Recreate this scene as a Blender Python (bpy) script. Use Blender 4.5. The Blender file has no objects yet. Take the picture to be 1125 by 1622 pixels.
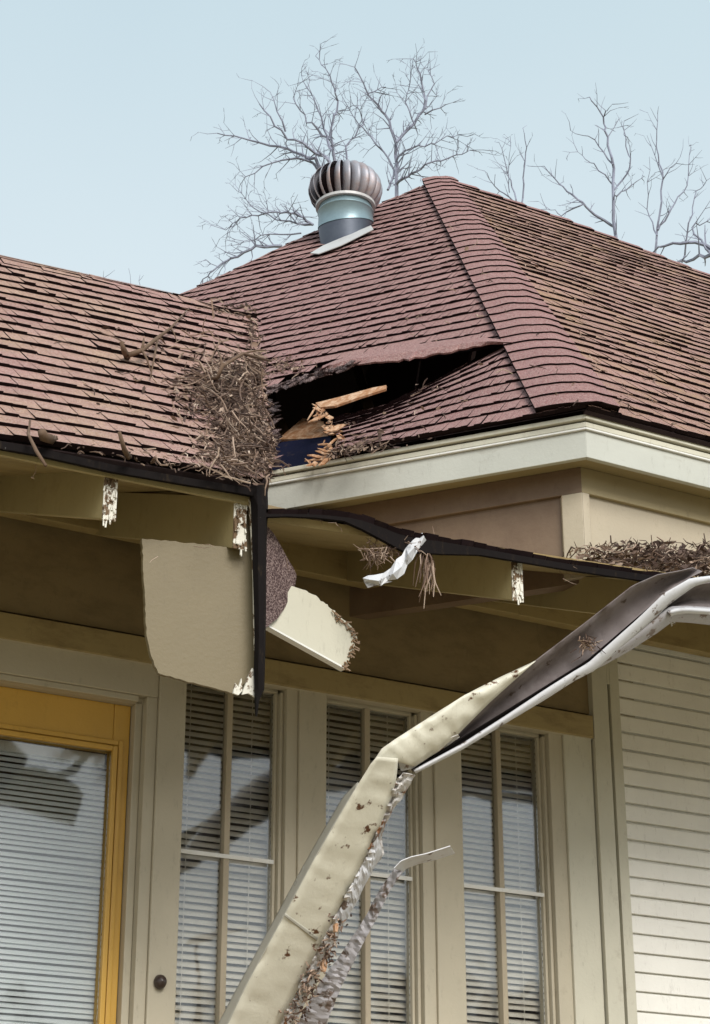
import bpy, math, random
from mathutils import Vector, Matrix, noise
R = math.radians
rnd = random.Random(7)
scene = bpy.context.scene
COL = scene.collection

# ------------------------------------------------------------------ camera
FPX, W, Hh = 3033.0, 1125.0, 1622.0
PITCH = R(22.9)
CAM = Vector((0, 0, 1.5))
cd = bpy.data.cameras.new('camera'); cam = bpy.data.objects.new('camera', cd); COL.objects.link(cam)
cam.location = CAM; cam.rotation_euler = (math.pi/2 + PITCH, 0, 0)
cd.sensor_fit = 'VERTICAL'; cd.sensor_height = 36.0; cd.lens = FPX*36.0/Hh
cd.clip_start = 0.05; cd.clip_end = 800
scene.camera = cam

# ------------------------------------------------------------------ light
SUN_EL, SUN_AZ = 36.0, 158.0      # azimuth clockwise from +Y (camera heading)
EXPOSURE = 1.2
world = bpy.data.worlds.new('World'); scene.world = world; world.use_nodes = True
wn = world.node_tree.nodes; wl = world.node_tree.links
wn.clear()
wo = wn.new('ShaderNodeOutputWorld'); bg = wn.new('ShaderNodeBackground')
sky = wn.new('ShaderNodeTexSky'); sky.sky_type = 'NISHITA'; sky.sun_disc = False
sky.sun_elevation = R(SUN_EL); sky.sun_rotation = R(SUN_AZ); sky.air_density = 1.0; sky.dust_density = 1.5
mix = wn.new('ShaderNodeMix'); mix.data_type = 'RGBA'; mix.inputs[0].default_value = 0.72
wtc = wn.new('ShaderNodeTexCoord'); wns = wn.new('ShaderNodeTexNoise'); wns.inputs['Scale'].default_value = 1.6
wns.inputs['Detail'].default_value = 4
wmr = wn.new('ShaderNodeMapRange'); wmr.inputs[1].default_value = .3; wmr.inputs[2].default_value = .7
wmr.inputs[3].default_value = .66; wmr.inputs[4].default_value = .80
wl.new(wtc.outputs['Generated'], wns.inputs['Vector']); wl.new(wns.outputs['Fac'], wmr.inputs[0]); wl.new(wmr.outputs[0], mix.inputs[0])
wl.new(sky.outputs[0], mix.inputs[6]); 
wsep = wn.new('ShaderNodeSeparateXYZ'); wl.new(wtc.outputs['Generated'], wsep.inputs[0])
wm2 = wn.new('ShaderNodeMapRange'); wm2.inputs[1].default_value = .30; wm2.inputs[2].default_value = .72; wl.new(wsep.outputs['Z'], wm2.inputs[0])
wc = wn.new('ShaderNodeMix'); wc.data_type = 'RGBA'; wc.inputs[6].default_value = (4.75, 4.95, 4.9, 1); wc.inputs[7].default_value = (3.3, 4.25, 4.45, 1)
wl.new(wm2.outputs[0], wc.inputs[0]); wl.new(wc.outputs[2], mix.inputs[7])
wl.new(mix.outputs[2], bg.inputs[0]); bg.inputs[1].default_value = 0.086
wl.new(bg.outputs[0], wo.inputs[0])
sl = bpy.data.lights.new('sun', 'SUN'); sun = bpy.data.objects.new('sun', sl); COL.objects.link(sun)
sl.energy = 1.5; sl.angle = R(30); sl.color = (1.0, .95, .89)
a = R(SUN_AZ); e = R(SUN_EL)
sd = Vector((math.sin(a)*math.cos(e), math.cos(a)*math.cos(e), math.sin(e)))
sun.rotation_euler = sd.to_track_quat('Z', 'Y').to_euler()
scene.view_settings.view_transform = 'Standard'; scene.view_settings.look = 'None'
scene.view_settings.exposure = EXPOSURE; scene.view_settings.gamma = 1
scene.render.engine = 'CYCLES'
scene.cycles.max_bounces = 8; scene.cycles.transparent_max_bounces = 12

# ------------------------------------------------------------------ frames
AZU = R(60.5)
U = Vector((math.sin(AZU), math.cos(AZU), 0)); N = Vector((-U.y, U.x, 0)); Z = Vector((0, 0, 1))
def HP(s, t, z): return U*s + N*t + Z*z
def ray(px, py):
    x = (px - W/2)/FPX; y = (Hh/2 - py)/FPX
    f = Vector((0, math.cos(PITCH), math.sin(PITCH))); up = Vector((0, -math.sin(PITCH), math.cos(PITCH)))
    return f + Vector((1, 0, 0))*x + up*y
def onp(px, py, p0, n):
    d = ray(px, py); return CAM + d*((p0 - CAM).dot(n)/d.dot(n))
def onT(px, py, t): return onp(px, py, N*t, N)
def onZ(px, py, z): return onp(px, py, Z*z, Z)
def sz(px, py, t):
    p = onT(px, py, t); return p.dot(U), p.z
def proj(p):
    q = p - CAM; f = q.y*math.cos(PITCH) + q.z*math.sin(PITCH); u = -q.y*math.sin(PITCH) + q.z*math.cos(PITCH)
    return W/2 + FPX*q.x/f, Hh/2 - FPX*u/f
def inpoly(x, y, P):
    c = False; j = len(P)-1
    for i in range(len(P)):
        if (P[i][1] > y) != (P[j][1] > y) and x < (P[j][0]-P[i][0])*(y-P[i][1])/(P[j][1]-P[i][1])+P[i][0]: c = not c
        j = i
    return c
def lerp(a, b, f): return a + (b-a)*f

# ------------------------------------------------------------------ materials
def lin(c):
    return tuple(((x/255)/12.92 if x/255 <= .04045 else ((x/255+.055)/1.055)**2.4) for x in c) + (1,)
def newmat(name):
    m = bpy.data.materials.new(name); m.use_nodes = True
    nt = m.node_tree; b = nt.nodes['Principled BSDF']; return m, nt, b
def nz(nt, scale, detail=4, rough=.6, vec=None, stretch=None):
    tc = nt.nodes.new('ShaderNodeTexCoord'); n = nt.nodes.new('ShaderNodeTexNoise')
    n.inputs['Scale'].default_value = scale; n.inputs['Detail'].default_value = detail; n.inputs['Roughness'].default_value = rough
    if stretch:
        mp = nt.nodes.new('ShaderNodeMapping'); mp.inputs['Scale'].default_value = stretch
        nt.links.new(tc.outputs['Object'], mp.inputs[0]); nt.links.new(mp.outputs[0], n.inputs['Vector'])
    else: nt.links.new(tc.outputs['Object'], n.inputs['Vector'])
    return n.outputs['Fac']
def rng(nt, src, a, b, c=0., d=1.):
    m = nt.nodes.new('ShaderNodeMapRange'); m.inputs[1].default_value = a; m.inputs[2].default_value = b
    m.inputs[3].default_value = c; m.inputs[4].default_value = d; nt.links.new(src, m.inputs[0]); return m.outputs[0]
def cmix(nt, fac, c1, c2, mode='MIX'):
    m = nt.nodes.new('ShaderNodeMix'); m.data_type = 'RGBA'; m.blend_type = mode
    if isinstance(fac, (int, float)): m.inputs[0].default_value = fac
    else: nt.links.new(fac, m.inputs[0])
    for k, c in ((6, c1), (7, c2)):
        if isinstance(c, tuple): m.inputs[k].default_value = c
        else: nt.links.new(c, m.inputs[k])
    return m.outputs[2]
def bump(nt, b, src, dist=.003, strength=.5):
    bm = nt.nodes.new('ShaderNodeBump'); bm.inputs['Distance'].default_value = dist; bm.inputs['Strength'].default_value = strength
    nt.links.new(src, bm.inputs['Height']); nt.links.new(bm.outputs[0], b.inputs['Normal'])
def paint(name, c, dirt=(.16, .11, .06, 1), lo=.62, hi=.8, amt=.5, rough=.55, spot=None, spotc=(.05, .03, .02, 1), spotscale=28, stretch=None, var=.12):
    m, nt, b = newmat(name)
    base = cmix(nt, rng(nt, nz(nt, 3.1, 5), .3, .7), c, tuple(x*(1-var) for x in c[:3])+(1,))
    col = cmix(nt, rng(nt, nz(nt, 6, 8, .7, stretch=stretch), lo, hi, 0, amt), base, dirt)
    if spot:
        sp = nz(nt, spotscale, 5, .65)
        col = cmix(nt, rng(nt, sp, spot, spot+.05), col, spotc)
    col = cmix(nt, rng(nt, nz(nt, 26, 8, .85, stretch=(1.6, 1.6, .45)), .56, .72, 0, .38), col, tuple(x*.55 for x in dirt[:3])+(1,))
    nt.links.new(col, b.inputs['Base Color']); b.inputs['Roughness'].default_value = rough
    if rough > .85: b.inputs['Specular IOR Level'].default_value = .1
    bump(nt, b, nz(nt, 90, 5), .002, .35)
    return m
M = {}
M['cream'] = paint('cream_paint', (.57, .55, .45, 1))
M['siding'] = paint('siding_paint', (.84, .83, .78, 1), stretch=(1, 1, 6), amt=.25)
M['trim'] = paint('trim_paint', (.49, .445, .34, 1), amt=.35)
M['fascia'] = paint('fascia_paint', (.50, .51, .46, 1), amt=.4, stretch=(1, 1, 4))
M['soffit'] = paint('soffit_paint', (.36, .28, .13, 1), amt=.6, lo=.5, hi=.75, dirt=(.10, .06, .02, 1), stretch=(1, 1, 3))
M['darkwall'] = paint('dark_frieze_paint', (.26, .195, .10, 1), amt=.6, lo=.45, hi=.7, dirt=(.12, .08, .035, 1), stretch=(1, 1, 2))
M['tail'] = paint('rafter_tail_paint', (.40, .33, .17, 1), amt=.5, lo=.55, hi=.8, dirt=(.16, .10, .04, 1))
M['panel'] = paint('torn_panel_paint', (.16, .125, .06, 1), spot=.68, spotc=(.06,.045,.02,1), spotscale=12, amt=.6, dirt=(.14, .11, .05, 1))
M['peel'] = paint('peeling_white_paint', (.72, .70, .62, 1), spot=.5, spotc=(.13, .08, .04, 1), spotscale=38, rough=.8)
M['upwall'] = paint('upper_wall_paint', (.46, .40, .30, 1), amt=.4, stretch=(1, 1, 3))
M['upwall_shade'] = paint('upper_wall_shaded', (.19, .13, .085, 1), amt=.7, lo=.42, hi=.75, dirt=(.11,.065,.04,1))  # shade under the overhang put into this darker wall colour
M['frieze'] = paint('frieze_paint', (.33, .27, .15, 1), amt=.4)
M['gutter'] = paint('gutter_cream_enamel', (.70, .68, .57, 1), rough=.5, spot=.62, spotc=(.10, .04, .015, 1), spotscale=22, amt=.35)
M['gutterside'] = paint('gutter_grey_face', (.46, .45, .39, 1), rough=.5, spot=.66, spotscale=22)
M['guttergrey'] = paint('gutter_weathered_inside', (.22, .19, .19, 1), rough=.8, spot=.62, spotc=(.06, .035, .02, 1), spotscale=14, amt=.8, lo=.45, hi=.7, dirt=(.07, .05, .045, 1))
M['gutterwhite'] = paint('gutter_white_lip', (.60, .61, .64, 1), rough=.55, spot=.60, spotc=(.12, .08, .06, 1), spotscale=30)
M['gutterspot'] = paint('gutter_spotted_flange', (.40, .39, .41, 1), rough=.6, spot=.56, spotc=(.16, .12, .10, 1), spotscale=26)
M['rust'] = paint('rusty_crumpled_metal', (.60, .58, .56, 1), rough=.7, spot=.56, spotc=(.20, .085, .03, 1), spotscale=24, amt=.9, lo=.5, hi=.62, dirt=(.05, .035, .03, 1))
M['black'] = paint('dark_drip_edge', (.010, .008, .008, 1), rough=.9, spot=.70, spotc=(.3, .28, .26, 1), spotscale=25, amt=.2)
M['yellow'] = paint('yellow_door_paint', (.62, .37, .07, 1), amt=.35, dirt=(.34, .19, .04, 1), rough=.4)
M['muntin'] = paint('muntin_paint', (.42, .36, .26, 1), amt=.3)
M['whitemetal'] = paint('white_rail', (.75, .75, .72, 1), amt=.2)
M['wood'] = paint('fresh_broken_wood', (.36, .17, .075, 1), amt=.9, lo=.45, hi=.6, dirt=(.56, .38, .25, 1), stretch=(8, 8, 1), rough=.8)
M['darkwood'] = paint('attic_wood', (.10, .06, .035, 1), amt=.5, rough=.9)
M['blue'] = paint('blue_underlay', (.004, .005, .018, 1), amt=.3, rough=.95)
M['knob'] = paint('dark_bronze', (.045, .03, .025, 1), rough=.35)
M['ridge_wood'] = paint('old_wood', (.2, .12, .06, 1))
M['fleck'] = paint('branch_bark', (.15, .10, .07, 1), rough=.9, spot=.6, spotc=(.32, .25, .2, 1), spotscale=15)

def shingle_mat(name, c1, c2, c3, moss=0.0):
    m, nt, b = newmat(name)
    at = nt.nodes.new('ShaderNodeAttribute'); at.attribute_name = 'tint'
    col = cmix(nt, at.outputs['Fac'], c1, c2)
    col = cmix(nt, rng(nt, nz(nt, 2.3, 6, .7), .42, .66, 0, .75), col, c3)
    col = cmix(nt, rng(nt, nz(nt, 55, 6, .8), .42, .62, 0, .55), col, tuple(x*.55 for x in c1[:3])+(1,))
    g = nz(nt, 200, 3, .8)
    col = cmix(nt, rng(nt, g, .45, .62, 0, .6), col, (.52, .40, .37, 1))
    col = cmix(nt, rng(nt, nz(nt, 340, 3, .8), .5, .65, 0, .6), col, (.05, .03, .03, 1))
    col = cmix(nt, rng(nt, nz(nt, 38, 7, .9), .64, .70, 0, .7), col, (.62, .50, .44, 1))
    if moss:
        col = cmix(nt, rng(nt, nz(nt, 5, 8, .85), .48, .64, 0, moss*.75), col, (.33, .225, .11, 1))
        col = cmix(nt, rng(nt, nz(nt, 14, 6, .8), .60, .68, 0, .8*moss), col, (.09, .05, .03, 1))
    nt.links.new(col, b.inputs['Base Color']); b.inputs['Roughness'].default_value = .95; b.inputs['Specular IOR Level'].default_value = .2
    bump(nt, b, g, .004, .8)
    return m
M['shL'] = shingle_mat('shingle_pink_brown', (.32, .17, .148, 1), (.42, .24, .21, 1), (.43, .30, .18, 1))
M['shU'] = shingle_mat('shingle_maroon_brown', (.24, .108, .104, 1), (.35, .18, .172, 1), (.29, .155, .14, 1))
M['shR'] = shingle_mat('shingle_lichened_brown', (.29, .15, .125, 1), (.39, .215, .175, 1), (.34, .19, .13, 1), .8)
M['shC'] = shingle_mat('shingle_hip_cap', (.25, .115, .11, 1), (.31, .15, .145, 1), (.28, .135, .125, 1))
M['butt'] = paint('shingle_butt_edge', (.014, .008, .009, 1), rough=.95, amt=.2)
M['felt'] = paint('roofing_felt', (.03, .02, .02, 1), rough=.95)
M['liftedfelt'] = paint('lifted_underlay', (.12, .095, .10, 1), rough=.9)
M['flap'] = shingle_mat('torn_shingle_flap', (.060, .036, .038, 1), (.075, .045, .045, 1), (.06, .035, .035, 1))

def leafmat():
    m, nt, b = newmat('dry_leaf')
    at = nt.nodes.new('ShaderNodeAttribute'); at.attribute_name = 'tint'
    r = nt.nodes.new('ShaderNodeValToRGB'); el = r.color_ramp.elements
    el[0].color = (.06, .035, .025, 1); el[1].color = (.50, .39, .31, 1)
    for p, c in ((.3, (.075, .045, .034, 1)), (.55, (.17, .11, .08, 1)), (.8, (.30, .21, .155, 1))):
        x = el.new(p); x.color = c
    nt.links.new(at.outputs['Fac'], r.inputs[0]); nt.links.new(r.outputs[0], b.inputs['Base Color']); b.inputs['Roughness'].default_value = .85
    return m
M['leaf'] = leafmat()
def barkmat():
    m, nt, b = newmat('hazed_bark')
    nt.links.new(cmix(nt, rng(nt, nz(nt, 3, 5), .35, .65), (.15, .155, .20, 1), (.26, .28, .36, 1)), b.inputs['Base Color']); b.inputs['Roughness'].default_value = .9  # blue-grey of haze and overexposure put into the bark colour
    return m
M['bark'] = barkmat()
def metalmat(name, c, rust, rough=.42, ramt=.7, metal=.75):
    m, nt, b = newmat(name)
    f = rng(nt, nz(nt, 7, 7, .7), .47, .68, 0, ramt)
    nt.links.new(cmix(nt, f, c, rust), b.inputs['Base Color'])
    b.inputs['Metallic'].default_value = metal; b.inputs['Roughness'].default_value = rough
    if rough > .85: b.inputs['Specular IOR Level'].default_value = .1
    bump(nt, b, nz(nt, 30, 4), .002, .3); return m
M['turb'] = metalmat('weathered_turbine_metal', (.33, .33, .37, 1), (.30, .16, .10, 1), .5, .75, .3)
M['collar'] = metalmat('galvanized_blue_grey', (.24, .34, .38, 1), (.15, .21, .25, 1), .4, .6, .4)
M['collard'] = metalmat('galvanized_dark', (.085, .10, .13, 1), (.05, .06, .09, 1), .5, .6, .4)
M['flash'] = metalmat('bright_flashing', (.50, .50, .50, 1), (.35, .33, .32, 1), .5, .4, .1)
def blindmat(name, c):
    m, nt, b = newmat(name); b.inputs['Base Color'].default_value = c; b.inputs['Roughness'].default_value = .45; return m
M['blind'] = blindmat('blind_slat', (.86, .80, .72, 1))
M['blindw'] = blindmat('white_blind_slat', (.86, .90, .93, 1))
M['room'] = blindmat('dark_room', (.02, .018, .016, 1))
def glassmat():
    m = bpy.data.materials.new('window_glass'); m.use_nodes = True; nt = m.node_tree; nt.nodes.clear()
    o = nt.nodes.new('ShaderNodeOutputMaterial'); tr = nt.nodes.new('ShaderNodeBsdfTransparent'); gl = nt.nodes.new('ShaderNodeBsdfGlossy')
    gl.inputs['Roughness'].default_value = .05
    tr.inputs['Color'].default_value = (.95, .96, .95, 1)
    fr = nt.nodes.new('ShaderNodeFresnel'); fr.inputs['IOR'].default_value = 1.5
    ms = nt.nodes.new('ShaderNodeMixShader')
    tc = nt.nodes.new('ShaderNodeTexCoord'); n = nt.nodes.new('ShaderNodeTexNoise'); n.inputs['Scale'].default_value = 3.5
    bp = nt.nodes.new('ShaderNodeBump'); bp.inputs['Distance'].default_value = .01; bp.inputs['Strength'].default_value = .22
    nt.links.new(tc.outputs['Object'], n.inputs['Vector']); nt.links.new(n.outputs['Fac'], bp.inputs['Height'])
    nt.links.new(bp.outputs[0], gl.inputs['Normal'])
    ma = nt.nodes.new('ShaderNodeMath'); ma.operation = 'MULTIPLY_ADD'; ma.inputs[1].default_value = 1.3; ma.inputs[2].default_value = .05
    nt.links.new(fr.outputs[0], ma.inputs[0]); nt.links.new(ma.outputs[0], ms.inputs[0])
    nt.links.new(tr.outputs[0], ms.inputs[1]); nt.links.new(gl.outputs[0], ms.inputs[2]); nt.links.new(ms.outputs[0], o.inputs[0])
    return m
M['glass'] = glassmat()

# ------------------------------------------------------------------ mesh builder
class MB:
    def __init__(s): s.v = []; s.f = []; s.mi = []; s.t = []
    def face(s, pts, mi=0, tint=.5):
        i = len(s.v); s.v += [Vector(p) for p in pts]; s.f.append(list(range(i, i+len(pts)))); s.mi.append(mi); s.t.append(tint)
    def prism(s, pts, off, mi=0, tint=.5):     # polygon pts extruded by off
        i = len(s.v); n = len(pts); s.v += [Vector(p) for p in pts] + [Vector(p)+off for p in pts]
        s.f.append(list(range(i+n-1, i-1, -1))); s.f.append(list(range(i+n, i+2*n)))
        for k in range(n):
            l = (k+1) % n; s.f.append([i+k, i+l, i+n+l, i+n+k])
        s.mi += [mi]*(n+2); s.t += [tint]*(n+2)
    def hbox(s, s0, s1, t0, t1, z0, z1, mi=0):
        s.prism([HP(s0, t0, z0), HP(s1, t0, z0), HP(s1, t1, z0), HP(s0, t1, z0)], Z*(z1-z0), mi)
    def beam(s, p, q, w, h, up=Z, mi=0):
        d = (q-p).normalized(); x = d.cross(up).normalized(); y = x.cross(d).normalized()
        s.prism([p-x*w/2-y*h/2, p+x*w/2-y*h/2, p+x*w/2+y*h/2, p-x*w/2+y*h/2], q-p, mi)
    def tube(s, pts, rad, sides=6, mi=0, tint=.5):
        n = len(pts); base = len(s.v); prev = None
        for i, p in enumerate(pts):
            d = (pts[min(i+1, n-1)] - pts[max(i-1, 0)])
            d = d.normalized() if d.length > 1e-9 else Z
            x = d.cross(Vector((.31, .2, .93))).normalized() if prev is None else (prev - d*prev.dot(d)).normalized()
            prev = x; y = d.cross(x); r = rad[i] if isinstance(rad, (list, tuple)) else rad
            for k in range(sides):
                a = 2*math.pi*k/sides; s.v.append(p + (x*math.cos(a) + y*math.sin(a))*r)
        for i in range(n-1):
            for k in range(sides):
                l = (k+1) % sides
                s.f.append([base+i*sides+k, base+i*sides+l, base+(i+1)*sides+l, base+(i+1)*sides+k]); s.mi.append(mi); s.t.append(tint)
        if sides > 3:
            s.f.append([base+k for k in range(sides)][::-1]); s.f.append([base+(n-1)*sides+k for k in range(sides)]); s.mi += [mi]*2; s.t += [tint]*2
    def grid(s, rows, mi=0, tint=.5, closed=False):
        b = len(s.v); m = len(rows[0])
        for r in rows: s.v += [Vector(p) for p in r]
        for i in range(len(rows)-1):
            for j in range(m if closed else m-1):
                k = (j+1) % m
                s.f.append([b+i*m+j, b+i*m+k, b+(i+1)*m+k, b+(i+1)*m+j]); s.mi.append(mi); s.t.append(tint)
    def build(s, name, mats, parent=None, smooth=False, bevel=0, solid=0, label=None, sub=0, loc=None):
        if not isinstance(mats, (list, tuple)): mats = [mats]
        off = Vector((0, 0, 0))
        p = parent
        while p is not None and p.parent is not None: p = p.parent
        if p is not None: off = Vector(p.location)
        elif loc is not None: off = Vector(loc)
        me = bpy.data.meshes.new(name); me.from_pydata([v-off for v in s.v], [], s.f); me.update()
        for m in mats: me.materials.append(m)
        me.polygons.foreach_set('material_index', s.mi)
        at = me.attributes.new('tint', 'FLOAT', 'FACE'); at.data.foreach_set('value', s.t)
        if smooth: me.polygons.foreach_set('use_smooth', [True]*len(s.f))
        o = bpy.data.objects.new(name, me); COL.objects.link(o)
        if parent is not None: o.parent = parent
        elif loc is not None: o.location = off
        if label: o['label'] = label
        if solid:
            md = o.modifiers.new('solid', 'SOLIDIFY'); md.thickness = solid; md.offset = 0
        if sub:
            md = o.modifiers.new('sub', 'SUBSURF'); md.levels = sub; md.render_levels = sub
        if bevel:
            md = o.modifiers.new('bevel', 'BEVEL'); md.width = bevel; md.segments = 2; md.limit_method = 'ANGLE'
        return o
def tag(o, label=None, cat=None, group=None, kind=None):
    for k, v in (('label', label), ('category', cat), ('group', group), ('kind', kind)):
        if v: o[k] = v
    return o
def empty(name, loc, label, cat, group=None):
    o = bpy.data.objects.new(name, None); COL.objects.link(o); o.location = loc; o.empty_display_size = .2
    return tag(o, label, cat, group)

T0, TE, TUP = 5.2, 4.15, 4.55      # window wall, porch eave, upper wall (distance from the camera, square to the wall)
FLOOR = 1.15

# ------------------------------------------------------------------ ground
g = MB(); g.face([(-400, -400, 0), (400, -400, 0), (400, 400, 0), (-400, 400, 0)])
mg, nt, b = newmat('winter_lawn')
c = cmix(nt, rng(nt, nz(nt, .6, 8, .7), .35, .65), (.25, .20, .12, 1), (.36, .30, .19, 1))
nt.links.new(c, b.inputs['Base Color']); b.inputs['Roughness'].default_value = .95
go = g.build('ground', mg); tag(go, 'dry winter lawn around the damaged house', 'ground', kind='structure')

house = empty('house', HP(3.5, T0, 0), 'cream clapboard house with a torn brown shingle roof and yellow door', 'house')

# ------------------------------------------------------------------ window wall
def S(px, py, t=T0): return sz(px, py, t)[0]
def ZZ(px, py, t=T0): return sz(px, py, t)[1]
sDG = S(171, 1300, T0+.06)
sDS, sJ, sCl = S(212, 1250, T0), S(246, 1180, T0), S(288, 1150)
# vertical edges on the wall, measured at mid height
sW = [(S(283, 1350), S(441, 1362)), (S(513, 1300), S(660, 1320)), (S(730, 1350), S(869, 1390))]
sF = [(S(283, 1350), S(468, 1362)), (S(513, 1300), S(686, 1320)), (S(730, 1350), S(898, 1390))]
sSeam, sGro, sTr = S(944, 1370), S(971, 1370), S(988, 1370)
zHeadB = ZZ(0, 1064); zSoffJ = ZZ(232, 1008); zW = ZZ(515, 1092)     # casing tops
zG = ZZ(585, 1117); zRail = ZZ(364, 1354)
zDoorTop = ZZ(110, 1095); zGlassTop = ZZ(86, 1176, T0+.055)
zTopWall = 4.25; ZCEIL = 0
# porch deck underside pitch
PR = R(20)
zEave = lambda px, py: onT(px, py, TE).z
ZE = zEave(250, 752)
print('ZE', ZE)
def deckz(t): return ZE + (t-TE)*math.tan(PR)
zTopWall = deckz(T0)+.03

w = MB()
sL, sR = S(-700, 1300), S(2100, 1300)
# wall fields behind the trim, split round the openings
wt = T0+.02
cut = [(S(-220, 1300), sJ, FLOOR, zDoorTop+.0)] + [(sF[i][0], sF[i][1], FLOOR+.55, zW) for i in range(3)]
x = sL
for (a0, a1, z0, z1) in cut:
    w.hbox(x, a0, wt, wt+.12, 0, zTopWall); w.hbox(a0, a1, wt, wt+.12, z1, zTopWall); w.hbox(a0, a1, wt, wt+.12, 0, z0); x = a1
w.hbox(x, sTr, wt, wt+.12, 0, zTopWall)
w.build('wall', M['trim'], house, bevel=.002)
# room darkness behind
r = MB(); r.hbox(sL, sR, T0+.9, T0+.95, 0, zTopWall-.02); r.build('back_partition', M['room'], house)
# dark brown upper wall zone with header boards proud
f = MB(); f.hbox(sL, S(1000, 1050), T0-.004, T0+.019, zSoffJ+.0, deckz(T0)+.1); f.build('dark_frieze', M['darkwall'], house, label='dark brown upper wall board below the porch eave')
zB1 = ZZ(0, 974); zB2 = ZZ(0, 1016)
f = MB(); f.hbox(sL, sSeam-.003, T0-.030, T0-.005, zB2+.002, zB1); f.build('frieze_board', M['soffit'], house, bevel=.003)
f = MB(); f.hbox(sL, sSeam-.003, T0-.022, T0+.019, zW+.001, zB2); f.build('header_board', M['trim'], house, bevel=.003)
# casings
f = MB(); f.hbox(sJ, sF[0][0], T0-.02, T0+.019, FLOOR, zW); f.hbox(S(-300, 1300), S(-220, 1300), T0-.02, T0+.019, FLOOR, zW); f.build('door_casing', M['trim'], house, bevel=.004)
for i in range(3):
    x0 = sF[i][1]; x1 = sF[i+1][0] if i < 2 else sSeam-.006
    f = MB(); f.hbox(x0, x1, T0-.018, T0+.019, .4, zW); f.build('window_casing', M['trim'] if i < 2 else M['cream'], house, bevel=.004)
f = MB()
for i in range(3): f.hbox(sF[i][0]+.001, sF[i][1]-.001, T0-.015, T0+.019, .4, FLOOR+.55)
f.build('apron_panel', M['trim'], house)
# corner board with a groove
f = MB(); f.hbox(sSeam, sGro-.006, T0-.03, T0+.03, 0, zTopWall-.2); f.hbox(sGro+.006, sTr, T0-.03, T0+.03, 0, zTopWall-.2)
zg = ZZ(957, 1087); f.hbox(sGro-.0059, sGro+.0059, T0-.0295, T0+.03, zg, zTopWall-.2); f.hbox(sGro-.0059, sGro+.0059, T0-.008, T0+.03, 0, zg)
f.build('corner_board', M['cream'], house, bevel=.002)
# siding
z = ZZ(1125, 1622)-1.4; ztop = ZZ(1125, 1000)+.15; ex = (ZZ(1125, 1157)-ZZ(1125, 1597))/15.5
z = ZZ(1125, 1157) - 45*ex
q = MB()
while z < ztop:
    n = 60; j = rnd.uniform(-.0015, .0015)
    def lap(s0, s1, zz=z):
        q.prism([HP(s0, T0-.018+j, zz), HP(s0, T0+.018, zz), HP(s0, T0+.018, zz+ex+.002), HP(s0, T0+.002, zz+ex+.002), HP(s0, T0-.006, zz+ex-.004), HP(s0, T0-.018+j, zz+ex-.012)], U*(s1-s0))
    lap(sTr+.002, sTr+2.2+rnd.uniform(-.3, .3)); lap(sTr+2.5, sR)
    z += ex
q.hbox(sTr, sR, T0+.0185, T0+.14, 0, zTopWall)
rr = random.Random(91)
for k in range(46):
    zz = ztop - .2 - k*ex
    for ss in (sTr+.035, sTr+.44, sTr+.85, sTr+1.25, sTr+1.66):
        if rr.random() < .8: q.prism([HP(ss+dx+rr.uniform(-.001, .001), T0-.0125, zz+dz) for dx, dz in ((-.003, 0), (0, -.003), (.003, 0), (0, .003))], N*.008, 1)
q.build('clapboard_siding', [M['siding'], M['ridge_wood']], house, bevel=.0012)

# windows
def blind(mb, s0, s1, t, z0, z1, pitch, wdt, tilt):
    z = z0
    while z < z1:
        dz = wdt*math.sin(tilt)/2; dt = wdt*math.cos(tilt)/2; j = rnd.uniform(-.0012, .0012); k = rnd.uniform(-.0025, .0025)
        p = [HP(s0, t-dt, z-dz+j), HP(s0, t, z+.0016+j), HP(s0, t+dt, z+dz+j)]
        mb.grid([[v for v in p], [v + U*(s1-s0) + Z*k for v in p]])
        z += pitch
def window(i):
    x0, xg1 = sW[i]; x1 = sF[i][1]
    tg = T0+.045
    fr = MB()
    zb = FLOOR+.55
    # jamb + stop on the right, head, narrow on the left
    fr.hbox(xg1+.018, x1, T0-.008, T0+.09, zb, zW-.001); fr.hbox(xg1+.006, xg1+.0175, T0+.012, T0+.09, zb, zW-.03)
    fr.hbox(x0, xg1+.0179, T0-.006, T0+.09, zG+.035, zW-.001); fr.hbox(x0, x0+.008, T0+.01, T0+.09, zb, zG+.0345)
    fr.hbox(x0, x1, T0-.05, T0+.09, zb-.03, zb-.0005)
    wo = fr.build('window', M['trim'], house, bevel=.003)
    s_ = MB(); s_.hbox(x0+.0085, xg1+.0055, T0+.03, T0+.06, zG-.002, zG+.034); s_.hbox(xg1-.004, xg1+.0055, T0+.03, T0+.06, zb, zG-.0025)
    s_.build('sash', M['trim'], wo, bevel=.002)
    m = MB(); xm = (x0+xg1)/2+.004
    m.hbox(xm-.010, xm+.010, T0+.025, T0+.058, zb, zG-.0026); m.build('mullion', M['muntin'], wo, bevel=.003)
    m = MB(); m.hbox(x0+.0085, xg1-.0045, T0+.021, T0+.0245, zRail-.007, zRail+.006); m.build('meeting_rail', M['whitemetal'], wo, bevel=.001)
    gl = MB(); gl.hbox(x0+.0086, xg1-.0042, tg, tg+.003, zb, zG-.003); gl.build('glass', M['glass'], wo)
    bl = MB(); blind(bl, x0-.015, xg1+.055, T0+.10, zb+.01, zG+.02, .0215, .0245, R(48))
    for xs in (x0+.06, xg1-.06): bl.tube([HP(xs, T0+.08, zb), HP(xs, T0+.08, zG)], .001, 4)
    bl.build('blind', M['blind'], wo, solid=.0008, smooth=False)
for i in range(3): window(i)

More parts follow.
